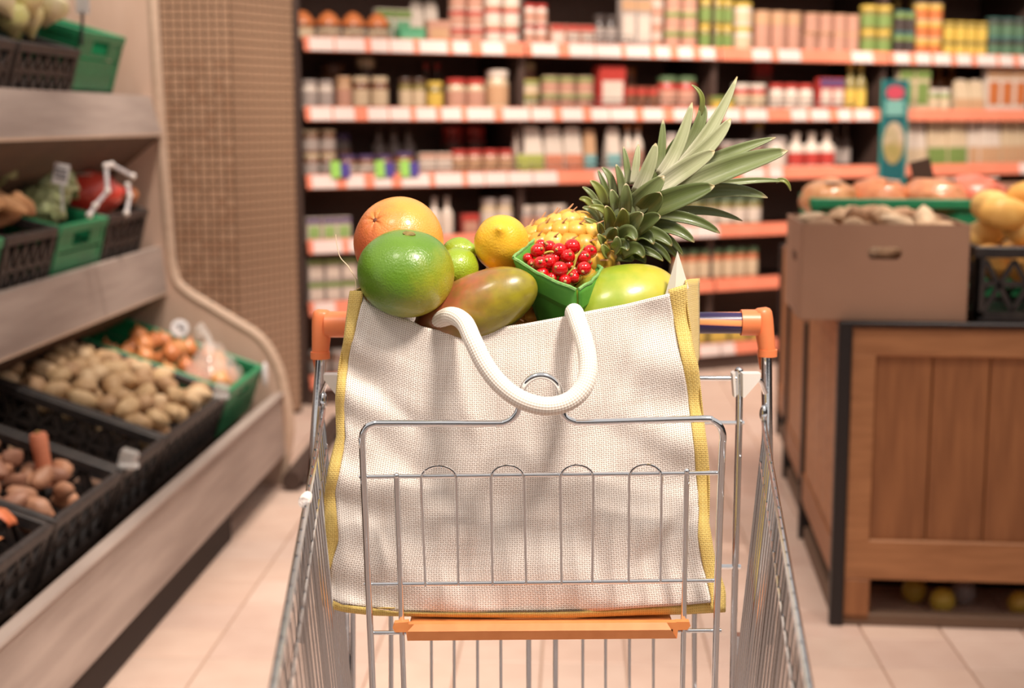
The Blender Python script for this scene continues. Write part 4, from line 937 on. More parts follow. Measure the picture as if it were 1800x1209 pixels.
for (x0, y0, x1, y1) in ((631, 838, 1268, 831), (640, 1027, 1263, 1020), (648, 1112, 1268, 1108)): tb('seat_flap_bar', [F(x0, y0, .006), F(x1, y1, .006)], .0026)
for (a, b) in ((740, 802), (863, 921), (985, 1043), (1106, 1163)):
    yb = 1030-(a-740)/423*7; yt = 819-(a-740)/423*3; m_ = (a+b)/2
    tb('seat_flap_loop', [F(a+8 if a < 800 else a+3 if a < 900 else a+2 if a < 1000 else a-1, yb, .002)]+[F(m_-(b-a)/2*math.cos(q*math.pi/10), yt+22-22*math.sin(q*math.pi/10), .002) for q in range(11)]+[F(b+4 if a < 900 else b-2, yb-2, .002)], .0016, CHROME, 8)
# orange seat
SEAT = M('seat_orange', srgb(230, 146, 86), .42, var=(50, srgb(212, 126, 66), .5))
ys = YF(1100)-.006
pr = [(718, 1097), (1186, 1094), (1190, 1093), (1212, 1093), (1214, 1100), (1208, 1107), (1192, 1107), (1190, 1122), (716, 1126), (714, 1111), (694, 1111), (690, 1103), (693, 1095), (718, 1093)]
P = [at(a, b, ys) for a, b in pr]; n = len(P); V = P+[q+Vector((0, .010, 0)) for q in P]
MB().add(V, [tuple(range(n))[::-1], tuple(range(n, 2*n))]+[(i, (i+1) % n, n+(i+1) % n, n+i) for i in range(n)]).build('seat_front_lip', SEAT, cart, smooth=False)
a0, a1 = at(735, 1107, ys-.005), at(1170, 1104, ys-.005)
MB().add([at(728, 1097, ys-.001), at(1172, 1094, ys-.001), at(1180, 1107, ys-.006), at(716, 1110, ys-.006), at(716, 1126, ys-.002), at(1190, 1122, ys-.002), at(728, 1097, ys+.006), at(1172, 1094, ys+.006), at(716, 1126, ys+.004), at(1190, 1122, ys+.004)], [(0, 3, 2, 1), (3, 4, 5, 2), (0, 1, 7, 6), (4, 8, 9, 5)]).build('seat_ridge', SEAT, cart, smooth=False)
sz = at(950, 1087, 1.668).z
MB().box(((P[0].x+P[1].x)/2, ys+.115, sz-.006), (P[1].x-P[0].x, .23, .012), ch=.002).build('seat_plate', SEAT, cart, smooth=False)
# scrap of white tape on the rim
tp = Lp(LA, LB, .0); k = (880-722)/(1209-722)
q = at_z(537, 878, LA.z-.006); MB().tube([q-Vector((0, .012, 0)), q, q+Vector((0, .016, .0))], [.0058, .0066, .005], 10).build('tape_scrap', M('tape_white', srgb(240, 226, 218), .7, bump=(300, .6, .002)), cart)

# ================================================================ jute bag
JUTE = weave_mat('jute_natural', srgb(250, 242, 236), srgb(234, 222, 213), srgb(140, 120, 106), .00262, .5)
JUTEY = weave_mat('jute_yellow', srgb(238, 210, 132), srgb(222, 190, 108), srgb(184, 148, 76), .0024, .0)
ROPE = M('cotton_rope', srgb(246, 238, 228), .85, sheen=.3)
ntr = ROPE.node_tree
bag = thing('jute_shopping_bag', at(915, 1080, 1.73), 'natural jute shopping bag with mustard yellow trim and white rope handle', 'bag')
Li = [(521, 638), (602, 619), (666, 608), (716, 604), (768, 608), (820, 598), (864, 590), (910, 592), (952, 595), (1003, 579), (1050, 577.5), (1056, 578)]
Lo = [(510, 616), (520, 614), (602, 604), (639, 596), (699, 590), (766, 592), (820, 578), (868, 571), (928, 571), (989, 559), (1060, 560)]
Ri = [(520, 1177), (576, 1187), (618, 1195), (677, 1206.5), (731, 1213.5), (790, 1220.6), (857, 1226), (898, 1228), (939, 1226), (996, 1236), (1050, 1249)]
Ro = [(498, 1206), (540, 1208), (613, 1218), (646, 1227), (734, 1236), (801, 1244.5), (851, 1247), (918, 1246), (983, 1256), (1037, 1275), (1074, 1275)]
Top = [(638, 521), (649, 532), (694, 550.6), (731, 564), (748, 573), (785, 582), (850, 579), (920, 569), (987, 556.5), (1040, 545), (1100, 534), (1171, 517), (1177, 515)]
Bot = [(577, 1050), (600, 1061), (640, 1066), (707, 1075), (808, 1076), (970, 1075), (1060, 1072), (1133, 1067), (1200, 1063), (1249, 1058)]
YB = 1.662
FOLDS = [(.0, .62, .34, .42, .05, .0055), (.02, .78, .30, .60, .035, .004), (.05, .30, .16, .12, .03, -.005), (.30, .98, .40, .50, .03, -.0045), (.62, .95, .58, .45, .035, -.004), (.98, .42, .70, .66, .05, .0055), (.99, .30, .80, .12, .03, .005), (.45, .40, .36, .02, .05, .005), (.70, .45, .78, .05, .045, -.005), (.93, .95, .70, .55, .03, .003)]
def folds(u, v):
    s = 0
    for (a, b, c, d, w, h) in FOLDS:
        dx, dy = c-a, d-b; t = max(0, min(1, ((u-a)*dx+(v-b)*dy)/(dx*dx+dy*dy))); r2 = (u-a-t*dx)**2+(v-b-t*dy)**2; s += h*math.exp(-r2/(w*w))*math.sin(math.pi*min(1, .15+t*.85))
    return s
def ybag(u, v):
    bulge = -.016*math.sin(math.pi*u)**.7*math.sin(math.pi*min(1, v*.85+.05))
    w_ = .0050*noise.noise(Vector((u*5+v*3.0, v*2.2-u*1.2, 1.3)))+.0060*noise.noise(Vector((u*3.2+v*4, v*1.1, 5.1)))+.0022*noise.noise(Vector((u*11-v*5, v*5+u*4, 9.0)))
    e_ = math.exp(-(u/.16)**2)*(.004*math.sin(v*26+3*u)+.002*math.sin(v*43))+math.exp(-((1-u)/.16)**2)*.004*math.sin(v*24+1+4*u)
    return max(YB+.006+bulge*.55+w_+e_+folds(u, v), YF(lerpy(u, v))+.009)
def lerpy(u, v):
    xt = Lp(638, 1177, u); xb = Lp(577, 1249, u); return Lp(interp(Bot, xb), interp(Top, xt), v)
def panel_px(u, v):
    xt = Lp(638, 1177, u); xb = Lp(577, 1249, u); yt = interp(Top, xt); yb = interp(Bot, xb); py = Lp(yb, yt, v)
    xl = interp(Li, py); xr = interp(Ri, py); return Lp(xl, xr, u), py
def panel(u, v):
    px, py = panel_px(u, v); return at(px, py, ybag(u, v))
def panel_uv(u, v): px, py = panel_px(u, v); return (mm(px, YB), -mm(py, YB))
def panel_uv2(u, v): return (mm(Lp(590, 1210, u), YB), v*.36)
solid(MB().grid(panel, 110, 90, panel_uv2).build('front_panel', JUTE, bag), .0016, 1)
hem = MB().grid(lambda u, v: panel(u, .955+.045*v)+Vector((0, -.0006*v, 0)), 90, 3, lambda u, v: (mm(Lp(590, 1210, u), YB), .5+v*.016)); solid(hem.build('top_hem', JUTE, bag), .001)
bk = MB().grid(lambda u, v: Vector((Lp(at(640, 700, 1.8).x, at(1215, 700, 1.8).x, u), 1.815+.006*math.sin(u*9)-.02*(1-v)*0, Lp(at(900, 1078, 1.66).z, at(900, 505, 1.8).z+.006*math.cos(u*6), v))), 30, 24, lambda u, v: (u*.4, v*.36)); solid(bk.build('back_panel', JUTE, bag), .0016)
def side_strip(outer, inner, py0, py1, name, vmin):
    def fn(u, v):
        py = Lp(py1, py0, v); a = interp(outer, py); b = interp(inner, min(max(py, inner[0][0]), inner[-1][0])); left = a < b
        yi = ybag(0 if left else 1, v)-.001; s_ = Lp(0, 1, u)
        return at(Lp(a, b, s_), py, yi+.004*(1-s_)+.0015*math.sin(py*.06)-.002*math.sin(s_*math.pi))
    o = MB().grid(fn, 5, 70, lambda u, v: (u*.016, v*.36)).build(name, JUTEY, bag); return solid(o, .0018)
side_strip(Lo, Li, 511, 1060, 'side_trim', 0)
def rtrim(u, v):
    py = Lp(1074, 500, v); a = interp(Ri, min(max(py, 520), 1050)) if py > 512 else 1175; b = interp(Ro, py)
    py += (1-u)*9*max(0, (v-.8)/.2)
    return at(Lp(a, b, u), py, ybag(1, v)-.001+.004*u-.002*math.sin(u*math.pi))
solid(MB().grid(rtrim, 6, 70, lambda u, v: (u*.016, v*.36)).build('side_trim', JUTEY, bag), .0018)
def btrim(u, v):
    px = Lp(560, 1275, u); top_ = interp(Bot, min(max(px, 577), 1249)); bot_ = interp([(560, 1062), (605, 1075), (660, 1081), (800, 1084), (1000, 1085), (1130, 1080), (1200, 1079), (1275, 1075)], px)
    return at(px, Lp(bot_, top_+1, v), YB+.006+.004*(1-v)-.002*math.sin(v*math.pi)-.006*math.sin(u*math.pi))
solid(MB().grid(btrim, 70, 4, lambda u, v: (u*.46, v*.008)).build('bottom_trim', JUTEY, bag), .0018)
def gusset(outer, ytop, xbk, name, flare):
    def fn(u, v):
        py = Lp(1066, ytop, v); f_ = at(interp(outer, py), py, YB+.012); bx_ = at(Lp(xbk[0], xbk[1], v), 700, 1.8).x
        b_ = Vector((bx_, 1.812, f_.z+.008*v)); p_ = Lp(f_, b_, u); p_.x += flare*math.sin(u*math.pi)*(.3+.7*v); return p_
    return solid(MB().grid(fn, 10, 50, lambda u, v: (u*.16, v*.36)).build(name, JUTEY, bag), .0016)
gusset(Lo, 514, (630, 640), 'side_gusset', .012); 
def rg(u, v):
    py = Lp(1066, 496, v); f_ = at(interp(Ro, py), py-3*v, YB+.010)
    x_b = interp([(480, 1229), (646, 1229), (734, 1212), (1066, 1190)], py); b_ = at(x_b, Lp(1010, 489, v), 1.80)
    p_ = Lp(f_, b_, u); p_.x += -.006*math.sin(u*math.pi)*v; return p_
solid(MB().grid(rg, 10, 50, lambda u, v: (u*.16, v*.36)).build('side_gusset', JUTEY, bag), .0016)
bb = at(900, 1078, 1.66).z; solid(MB().grid(lambda u, v: Vector((Lp(-.195, .205, u), Lp(YB+.008, 1.813, v), bb+.003)), 8, 4, lambda u, v: (u*.4, v*.16)).build('base_gusset', JUTEY, bag), .0016)
# rope handle, thick braided cotton
rp = [(766, 604, 1.694), (763, 584, 1.688), (771, 566, 1.674), (793, 555, 1.650), (816, 567, 1.630), (832, 600, 1.612), (852, 640, 1.602), (880, 676, 1.595), (918, 703, 1.589), (962, 714, 1.586), (1002, 704, 1.588), (1027, 678, 1.594), (1034, 642, 1.604), (1028, 604, 1.618), (1018, 572, 1.634), (1010, 550, 1.654), (1008, 556, 1.676), (1008, 592, 1.686)]
path = catmull([at(*q) for q in rp], 14)
rr = []
for i in range(len(path)):
    rr.append(.0103)
rope = MB(); segs = 20
# braid relief: displace radius on a helix pair
P_ = path; T0 = None; vs = []; Np = None; acc = 0
rope.tube(P_, rr, segs)
ro = rope.build('rope_handle', None, bag)
uvl = ro.data.uv_layers.new(name='UVMap'); ln = [0]
for a, b in zip(P_, P_[1:]): ln.append(ln[-1]+(b-a).length)
for pl in ro.data.polygons:
    for li in pl.loop_indices:
        vi = ro.data.loops[li].vertex_index; ring, kk = vi//segs, vi % segs
        ks = [ro.data.loops[l2].vertex_index % segs for l2 in pl.loop_indices]
        if max(ks)-min(ks) > segs//2 and kk == 0: kk = segs
        uvl.data[li].uv = (kk/segs, ln[ring])
rm_ = bpy.data.materials.new('braided_cotton'); rm_.use_nodes = True; nt = rm_.node_tree; N_, L_ = nt.nodes, nt.links; bs = N_['Principled BSDF']
bs.inputs['Base Color'].default_value = srgb(245, 236, 226); bs.inputs['Roughness'].default_value = .85; bs.inputs['Sheen Weight'].default_value = .2; bs.inputs['Specular IOR Level'].default_value = .2
tcn = N_.new('ShaderNodeTexCoord'); sx_ = N_.new('ShaderNodeSeparateXYZ'); L_.new(tcn.outputs['UV'], sx_.inputs[0])
def mth(op, a, b=None):
    q = N_.new('ShaderNodeMath'); q.operation = op
    for i, x in enumerate((a, b)):
        if x is None: continue
        if isinstance(x, (int, float)): q.inputs[i].default_value = x
        else: L_.new(x, q.inputs[i])
    return q.outputs[0]
uu = mth('MULTIPLY', sx_.outputs[0], 2*math.pi*10); vv = mth('MULTIPLY', sx_.outputs[1], 2*math.pi/.0062)
hh = mth('MULTIPLY', mth('COSINE', mth('ADD', uu, vv)), mth('COSINE', mth('SUBTRACT', uu, vv)))
bp = N_.new('ShaderNodeBump'); bp.inputs['Strength'].default_value = .4; bp.inputs['Distance'].default_value = .0007; L_.new(hh, bp.inputs['Height']); L_.new(bp.outputs[0], bs.inputs['Normal'])
mxr = N_.new('ShaderNodeMix'); mxr.data_type = 'RGBA'; mxr.inputs[6].default_value = srgb(228, 214, 200); mxr.inputs[7].default_value = srgb(250, 243, 234); mr_ = N_.new('ShaderNodeMapRange'); mr_.inputs['From Min'].default_value = -.6; mr_.inputs['From Max'].default_value = .3; L_.new(hh, mr_.inputs['Value']); L_.new(mr_.outputs[0], mxr.inputs['Factor']); L_.new(mxr.outputs[2], bs.inputs['Base Color'])
ro.data.materials.append(rm_)
# loose fibre curling off the left corner
FIB = M('jute_fibre', srgb(232, 206, 176), .7)
MB().tube(catmull([at(*q) for q in ((626, 512, 1.68), (624, 490, 1.69), (612, 468, 1.695), (598, 452, 1.70), (592, 430, 1.70), (590, 412, 1.70))], 6), .0005, 5).build('loose_fibre', FIB, bag)
MB().tube(catmull([at(*q) for q in ((628, 490, 1.69), (616, 476, 1.695), (613, 466, 1.695))], 4), .0003, 5).build('loose_fibre', FIB, bag)

# ================================================================ fruit in the bag
def fruit(name, mb, mat, label, cat, loc, rot=(0, 0, 0)):
    t = thing(name, loc, label, cat, rot=rot); o = mb.build('skin', mat, t, local=True); return t
def axes(z, x=None):
    z = Vector(z).normalized(); x = Vector(x or (1, 0, 0)); x = (x-z*x.dot(z)).normalized(); y = z.cross(x); return Matrix((x, y, z)).transposed()
def citrus_skin(name, c, c2, grad, rough=.32): return M(name, srgb(*c), rough, coat=.25, var=(45, srgb(*c2), .35), bump=(420, .5, .0013), grad=grad)
STEM = M('dry_stem', srgb(150, 128, 70), .8, var=(200, srgb(90, 80, 40), .7))
# green pomelo
def dimple(q, top=.10, w=.22): 
    r_ = math.hypot(q.x, q.y); return 1-top*math.exp(-(r_/w)**2)*(1 if q.z > 0 else .5)
c0 = at(714, 481, 1.675); r0 = mm(86, 1.675)
pf_ = lambda q: dimple(q, .05, .3)*(1+.02*noise.noise(q*1.5))*(1+(.05*q.z if q.z > 0 else 0))
A = axes((.1, -.28, 1))
fruit('green_pomelo', MB().sphere(r0, r0, r0*.87, A, nu=56, nv=36, fn=pf_), citrus_skin('pomelo_skin', (94, 134, 34), (112, 150, 48), ((.75, -.1, -.66), .0, .07, srgb(200, 176, 44))), 'shiny green pomelo at the front left of the bag', 'pomelo', c0)
pom = bpy.data.objects['green_pomelo']
st = MB(); sp0 = A @ Vector((0, 0, r0*.868)); st.sphere(.0075, .0055, .0028, A, sp0, 14, 8, lambda q: 1+.35*noise.noise(q*3)); st.build('stem_scar', STEM, pom, local=True)
# pink grapefruit
c1 = at(701, 425, 1.765); r1 = mm(80, 1.765)
A1 = axes((-.55, -.72, .62))
def gf(q):
    r_ = math.hypot(q.x, q.y); a = math.atan2(q.y, q.x)
    d = (.05*math.exp(-(r_/.13)**2)+.03*math.exp(-(r_/.26)**2)*(.5+.5*math.cos(7*a))**2) if q.z > 0 else 0
    return 1-d+.012*noise.noise(q*1.7)
fruit('grapefruit', MB().sphere(r1, r1, r1*.97, A1, nu=64, nv=44, fn=gf), citrus_skin('grapefruit_skin', (240, 164, 72), (234, 148, 66), ((-.8, -.3, -.5), -.025, .045, srgb(204, 96, 62))), 'orange-pink grapefruit behind the green pomelo', 'grapefruit', c1)
MB().sphere(.003, .003, .0015, A1, A1 @ Vector((0, 0, r1*.915)), 10, 6).build('stem_scar', M('dark_scar', srgb(110, 60, 40), .8), bpy.data.objects['grapefruit'], local=True)
# limes
LS = M('lime_skin', srgb(142, 168, 36), .3, coat=.3, var=(60, srgb(160, 184, 52), .5), bump=(480, .6, .0014))
def limef(q): z = abs(q.z); return 1+(.16*((z-.86)/.14)**1.5 if z > .86 else 0)+.02*noise.noise(q*2)
for (px, py, Y, ax, rr_, lab) in ((806, 446, 1.80, (.75, -.35, .25), 30, 'small lime with a nub, upper of two between grapefruit and lemon'), (805, 471, 1.74, (.3, .5, .1), 37, 'glossy lime below the other, beside the pomelo')):
    cc = at(px, py, Y); r_ = mm(rr_, Y); Aa = axes(ax); t = fruit('lime', MB().sphere(r_*.98, r_*.98, r_*1.05, Aa, nu=36, nv=24, fn=limef), LS, lab, 'lime', cc)
    MB().sphere(.003, .003, .003, Aa, Aa @ Vector((0, 0, r_*1.20)), 10, 6).build('tip', M('lime_tip', srgb(96, 120, 40), .6), t, local=True)
# lemon
def lemf(q):
    r_ = math.hypot(q.x, q.y); return 1+(.13*math.exp(-(r_/.2)**2)+.09*math.exp(-(r_/.09)**2) if q.z > 0 else .1*math.exp(-(r_/.2)**2))+.025*noise.noise(q*1.8)
c2 = at(882, 428, 1.755); r2 = mm(48.5, 1.755); A2 = axes((-.05, -.86, .45))
fruit('lemon', MB().sphere(r2, r2*1.02, r2*1.15, A2, nu=56, nv=40, fn=lemf), citrus_skin('lemon_skin', (236, 186, 52), (226, 170, 40), None), 'yellow lemon with its tip towards the viewer', 'lemon', c2)
# small orange segmentally hidden
c3 = at(836, 520, 1.73); r3 = mm(42, 1.73)
fruit('small_orange', MB().sphere(r3, r3, r3*.9, nu=36, nv=24, fn=lambda q: 1+.02*math.cos(8*math.atan2(q.y, q.x))*(1-q.z*q.z)), citrus_skin('orange_skin', (244, 172, 40), (236, 150, 30), None), 'small ribbed orange peeking between pomelo and mango', 'orange', c3)
# mango
c4 = at(838, 541, 1.69); l4 = mm(121, 1.69); A4 = axes((.86, -.12, .42), (0, -1, .1))
def manf(q): return 1+.07*q.x*q.z+.05*noise.noise(q*1.1+Vector((4, 0, 0)))-.04*max(0, q.z)**4
MG = M('mango_skin', srgb(152, 142, 34), .33, coat=.25, var=(70, srgb(112, 96, 38), .6), bump=(300, .08, .001), grad=((-.8, .1, .45), -.03, .03, srgb(166, 88, 62)))
fruit('mango', MB().sphere(mm(64, 1.69), mm(60, 1.69), l4, A4, nu=48, nv=36, fn=manf), MG, 'green and russet mango lying at the front edge of the bag', 'mango', c4)
# papaya
c5 = at(1088, 540, 1.745); A5 = axes((.88, .1, .28), (0, -1, .1))
PP = M('papaya_skin', srgb(140, 164, 44), .3, coat=.35, var=(26, srgb(186, 186, 74), .75), bump=(120, .12, .0015), grad=((.9, -.2, .5), .02, .085, srgb(206, 180, 56)))
fruit('papaya', MB().sphere(mm(84, 1.745), mm(74, 1.745), mm(112, 1.745), A5, nu=48, nv=36, fn=lambda q: 1+.03*noise.noise(q*1.3)-.05*max(0, -q.z)**2+.012*math.cos(5*math.atan2(q.y, q.x))*(1-q.z*q.z)), PP, 'smooth green-yellow papaya at the right of the bag', 'papaya', c5)
# packed supports deep in the bag: brown paper parcel fills the lower half
pk = thing('paper_parcel', at(915, 1075, 1.735), 'brown paper parcel deep inside the jute bag under the fruit', 'parcel')
MB().box((.015, 1.737, bb+.135), (.33, .115, .255), ch=.02).build('wrap', M('kraft_paper', srgb(170, 132, 98), .8), pk, smooth=False)
# waxy paper tip
wx = M('waxed_paper', srgb(240, 234, 222), .35, alpha=.9, trans=.15)
q = [(1191, 441, 1.70), (1168, 522, 1.70), (1186, 524, 1.69), (1211, 506, 1.70), (1192, 512, 1.715)]
V = [at(*e) for e in q]; o = MB().add(V, [(0, 1, 2), (0, 2, 3), (0, 3, 4), (0, 4, 1), (1, 4, 3, 2)]).build('waxed_paper_tip', wx, None, smooth=False)
tag(o, 'pointed translucent white paper corner sticking out beside the papaya', 'paper')
# redcurrant punnet
PA = [(905, 453, 1.70), (956, 412, 1.775), (1055, 470, 1.745), (1014, 508, 1.675)]
rimp = [at(*q) for q in PA]; cen = sum(rimp, Vector())/4; dn = Vector((.012, .012, -.088)); bot = [cen+(q-cen)*.62+dn for q in rimp]
PUN = M('punnet_card', srgb(74, 146, 48), .55, var=(40, srgb(92, 160, 60), .6), bump=(160, .25, .001)); PUNR = M('punnet_rim', srgb(134, 178, 104), .8, var=(150, srgb(90, 150, 80), .7), bump=(300, .6, .002))
pun = thing('currant_punnet', sum(bot, Vector())/4, 'green cardboard punnet tilted forward, filled with redcurrants', 'punnet')
for i in range(4):
    a, b, c_, d_ = rimp[i], rimp[(i+1) % 4], bot[(i+1) % 4], bot[i]; nrm = (b-a).cross(d_-a).normalized()
    mid = ((a+b)/2-cen); outw = nrm if nrm.dot(mid) > 0 else -nrm
    def fn(u, v, a=a, b=b, c_=c_, d_=d_, outw=outw):
        t0_ = Lp(a, b, u); b0_ = Lp(d_, c_, u); return Lp(t0_, b0_, v)+outw*(.004*math.sin(u*math.pi)+(.002 if v < .38 else -.0015))+Vector((0, 0, .002*noise.noise(Vector((u*4, v*2, i)))))
    solid(MB().grid(fn, 10, 10).build('wall', PUN, pun, angle=15), .0018)
    tb_ = [fn(k/10, 0)+Vector((0, 0, .0012*noise.noise(Vector((k*.9, i, 0))))) for k in range(11)]; MB().tube(tb_, .0020, 6).build('rim', PUNR, pun)
MB().add(bot+[q-Vector((0, 0, .002)) for q in bot], [(0, 1, 2, 3), (7, 6, 5, 4)]+[(i, i+4, (i+1) % 4+4, (i+1) % 4) for i in range(4)]).build('base', PUN, pun, smooth=False)
CUR = M('redcurrant_skin', srgb(214, 16, 20), .1, coat=.8, trans=.1, sss=.3, var=(120, srgb(180, 8, 16), .6)); CAL = M('currant_calyx', srgb(176, 140, 84), .8); STK = M('currant_stalk', srgb(190, 180, 80), .5)
bmesh_ = MB().sphere(1, 1, 1, nu=20, nv=14).mesh('berry', CUR); cmesh = MB().lathe([(.0016, -.0004), (.002, .0006), (.0014, .0018), (.0006, .0024)], 8).mesh('calyx', CAL)
bz = [(945, 441, 12), (966, 434, 11), (951, 431, 10), (983, 440, 12.5), (1006, 434, 13.5), (1037, 442, 11.5), (1026, 453, 12), (1027, 472, 12), (1008, 488, 10.5), (993, 493, 10.5), (970, 488, 9), (953, 481, 11), (950, 463, 12), (965, 460, 12), (984, 473, 13), (928, 454, 9), (936, 464, 9), (951, 452, 10), (975, 455, 11), (998, 451, 12), (1032, 446, 9), (1012, 482, 9), (999, 466, 9), (1019, 463, 9), (1034, 463, 7), (940, 471, 7), (976, 447, 9), (962, 471, 9)]
sprigs = []
for si, (lab, stalk) in enumerate((('redcurrant sprig at the left of the punnet', [(940, 470), (948, 452), (966, 442), (985, 447)]), ('redcurrant sprig in the middle of the punnet', [(955, 478), (972, 468), (990, 470), (1000, 460)]), ('redcurrant sprig at the right, its pale stalk showing', [(996, 484), (1008, 470), (1014, 452), (1022, 440), (1028, 430)]))):
    Ys = 1.712 if si < 2 else 1.702
    sp_ = thing('redcurrant_sprig', at(stalk[0][0], stalk[0][1]+10, 1.72), lab, 'redcurrants'); sprigs.append(sp_)
    MB().tube(catmull([at(a, b, Ys) for a, b in stalk], 5), .0011, 6).build('stalk', STK, sp_)
for i, (px, py, r_) in enumerate(bz):
    sp_ = sprigs[0 if px < 972 and py < 478 else 2 if px > 1000 else 1]; tt = (470-py)/60
    Y = 1.700+.05*tt-(.008 if r_ > 11 else -.004)+.012*(px-980)/60*.3; p = at(px, py, Y); rr_ = mm(r_*1.1, Y)
    bo = inst(bmesh_, 'berry', p-wloc(sp_), (0, 0, i), (rr_, rr_, rr_*.97), parent=sp_)
    rn = random.Random(i); d = Vector((rn.uniform(-.8, .9), -1, rn.uniform(-.5, .8))).normalized()
    co = inst(cmesh, 'calyx', d*1.0, d.to_track_quat('Z', 'Y').to_euler(), (1/rr_,)*3, parent=bo); co.rotation_euler = d.to_track_quat('Z', 'Y').to_euler(); 
    co.rotation_mode = 'QUATERNION'; co.rotation_quaternion = Euler((0, 0, -i)).to_quaternion() @ d.to_track_quat('Z', 'Y'); co.location = Euler((0, 0, -i)).to_matrix() @ d
# ---------------------------------------------------------------- pineapple
YP0 = 1.80
pc = at(972, 474, YP0); pax = (at(1066, 420, YP0+.005)-pc).normalized(); Lq = mm(112, YP0); Rq = mm(80, YP0)
pine = thing('pineapple', pc-Vector((0, 0, Rq)), 'golden pineapple lying on its side, green crown fanning up to the right', 'pineapple')
PA_ = axes(pax, (0, -1, 0))
PINE = [M('pine_%d' % k, srgb(*c), .4, coat=.15, var=(70, srgb(c[0]-46, c[1]-66, c[2]-20), .55), bump=(200, .3, .001)) for k, c in enumerate([(228, 180, 70), (214, 166, 60), (236, 194, 92)])]
def barrel(z): return Rq*(1-abs(z/Lq)**3.2)**.5 if abs(z) < Lq else 0
prf = [(.001, -Lq)]+[(barrel(-Lq+2*Lq*k/20)*.96+.0005, -Lq+2*Lq*k/20) for k in range(1, 20)]+[(.001, Lq)]
MB().lathe(prf, 28, PA_, pc).build('core', M('pine_core', srgb(150, 106, 40), .7), pine)
er = .0138
eyem = [MB().sphere(er, er, er*.72, nu=6, nv=6, fn=lambda q: 1.06 if abs(q.z) < .6 else 1).mesh('fruitlet', m_) for m_ in PINE]
bractm = MB().add([(-.0024, 0, 0), (.0024, 0, 0), (0, .002, .002), (.0, -.003, .013), (.0006, -.002, .0135)], [(0, 1, 3), (1, 2, 4, 3), (2, 0, 3, 4)]).mesh('bract', M('bract_brown', srgb(176, 124, 84), .7), smooth=False)
for rgi in range(11):
    z = -Lq*.82+rgi*.0158; rad = barrel(z)*.955
    if rad <= .012: continue
    n = max(6, int(2*math.pi*rad/.0225))
    for k in range(n):
        a = 2*math.pi*(k+.5*(rgi % 2))/n; dz = (barrel(z+.002)-barrel(z-.002))/.004
        nl = Vector((math.cos(a), math.sin(a), -dz)).normalized(); pl_ = Vector((rad*math.cos(a), rad*math.sin(a), z))
        nw = PA_ @ nl; pw_ = pc+PA_ @ pl_
        if nw.y > .55: continue
        o = inst(eyem[(k+rgi) % 3], 'fruitlet', pw_-wloc(pine), nw.to_track_quat('Z', 'Y').to_euler(), parent=pine)
        if nw.y < .3: inst(bractm, 'bract', pw_+nw*.006-wloc(pine), (nw*.8+pax*.9).to_track_quat('Z', 'Y').to_euler(), parent=pine)
LEAF = []
def leaf_mat(name, base, mid, tipc):
    m = bpy.data.materials.new(name); m.use_nodes = True; nt = m.node_tree; N, L = nt.nodes, nt.links; b = N['Principled BSDF']; b.inputs['Roughness'].default_value = .42; b.inputs['Coat Weight'].default_value = .1
    tc = N.new('ShaderNodeTexCoord'); s_ = N.new('ShaderNodeSeparateXYZ'); L.new(tc.outputs['UV'], s_.inputs[0]); cr = N.new('ShaderNodeValToRGB'); L.new(s_.outputs[1], cr.inputs[0])
    e = cr.color_ramp.elements; e[0].color = srgb(*base); e[0].position = .05; e[1].position = .93; e[1].color = srgb(*mid); x = e.new(.45); x.color = srgb(*mid); x = e.new(.985); x.color = srgb(*tipc)
    mp = N.new('ShaderNodeMapping'); mp.inputs['Scale'].default_value = (9, .6, 1); L.new(tc.outputs['UV'], mp.inputs[0]); nz = N.new('ShaderNodeTexNoise'); nz.inputs['Scale'].default_value = 2.2; nz.inputs['Detail'].default_value = 5; L.new(mp.outputs[0], nz.inputs['Vector'])
    mr = N.new('ShaderNodeMapRange'); mr.inputs['From Min'].default_value = .38; mr.inputs['From Max'].default_value = .7; mr.inputs['To Max'].default_value = .6; L.new(nz.outputs['Fac'], mr.inputs['Value'])
    mx = N.new('ShaderNodeMix'); mx.data_type = 'RGBA'; L.new(mr.outputs[0], mx.inputs['Factor']); L.new(cr.outputs[0], mx.inputs[6]); mx.inputs[7].default_value = srgb(int(mid[0]*.72), int(mid[1]*.78), int(mid[2]*.6)); L.new(mx.outputs[2], b.inputs['Base Color'])
    return m
LM = {'p': leaf_mat('leaf_pale', (222, 216, 194), (172, 174, 138), (196, 170, 130)), 'g': leaf_mat('leaf_grey_green', (170, 172, 140), (122, 132, 86), (206, 184, 150)), 'd': leaf_mat('leaf_dark', (104, 106, 64), (92, 104, 56), (190, 172, 130)), 'y': leaf_mat('leaf_olive', (128, 128, 84), (128, 134, 66), (214, 190, 150))}
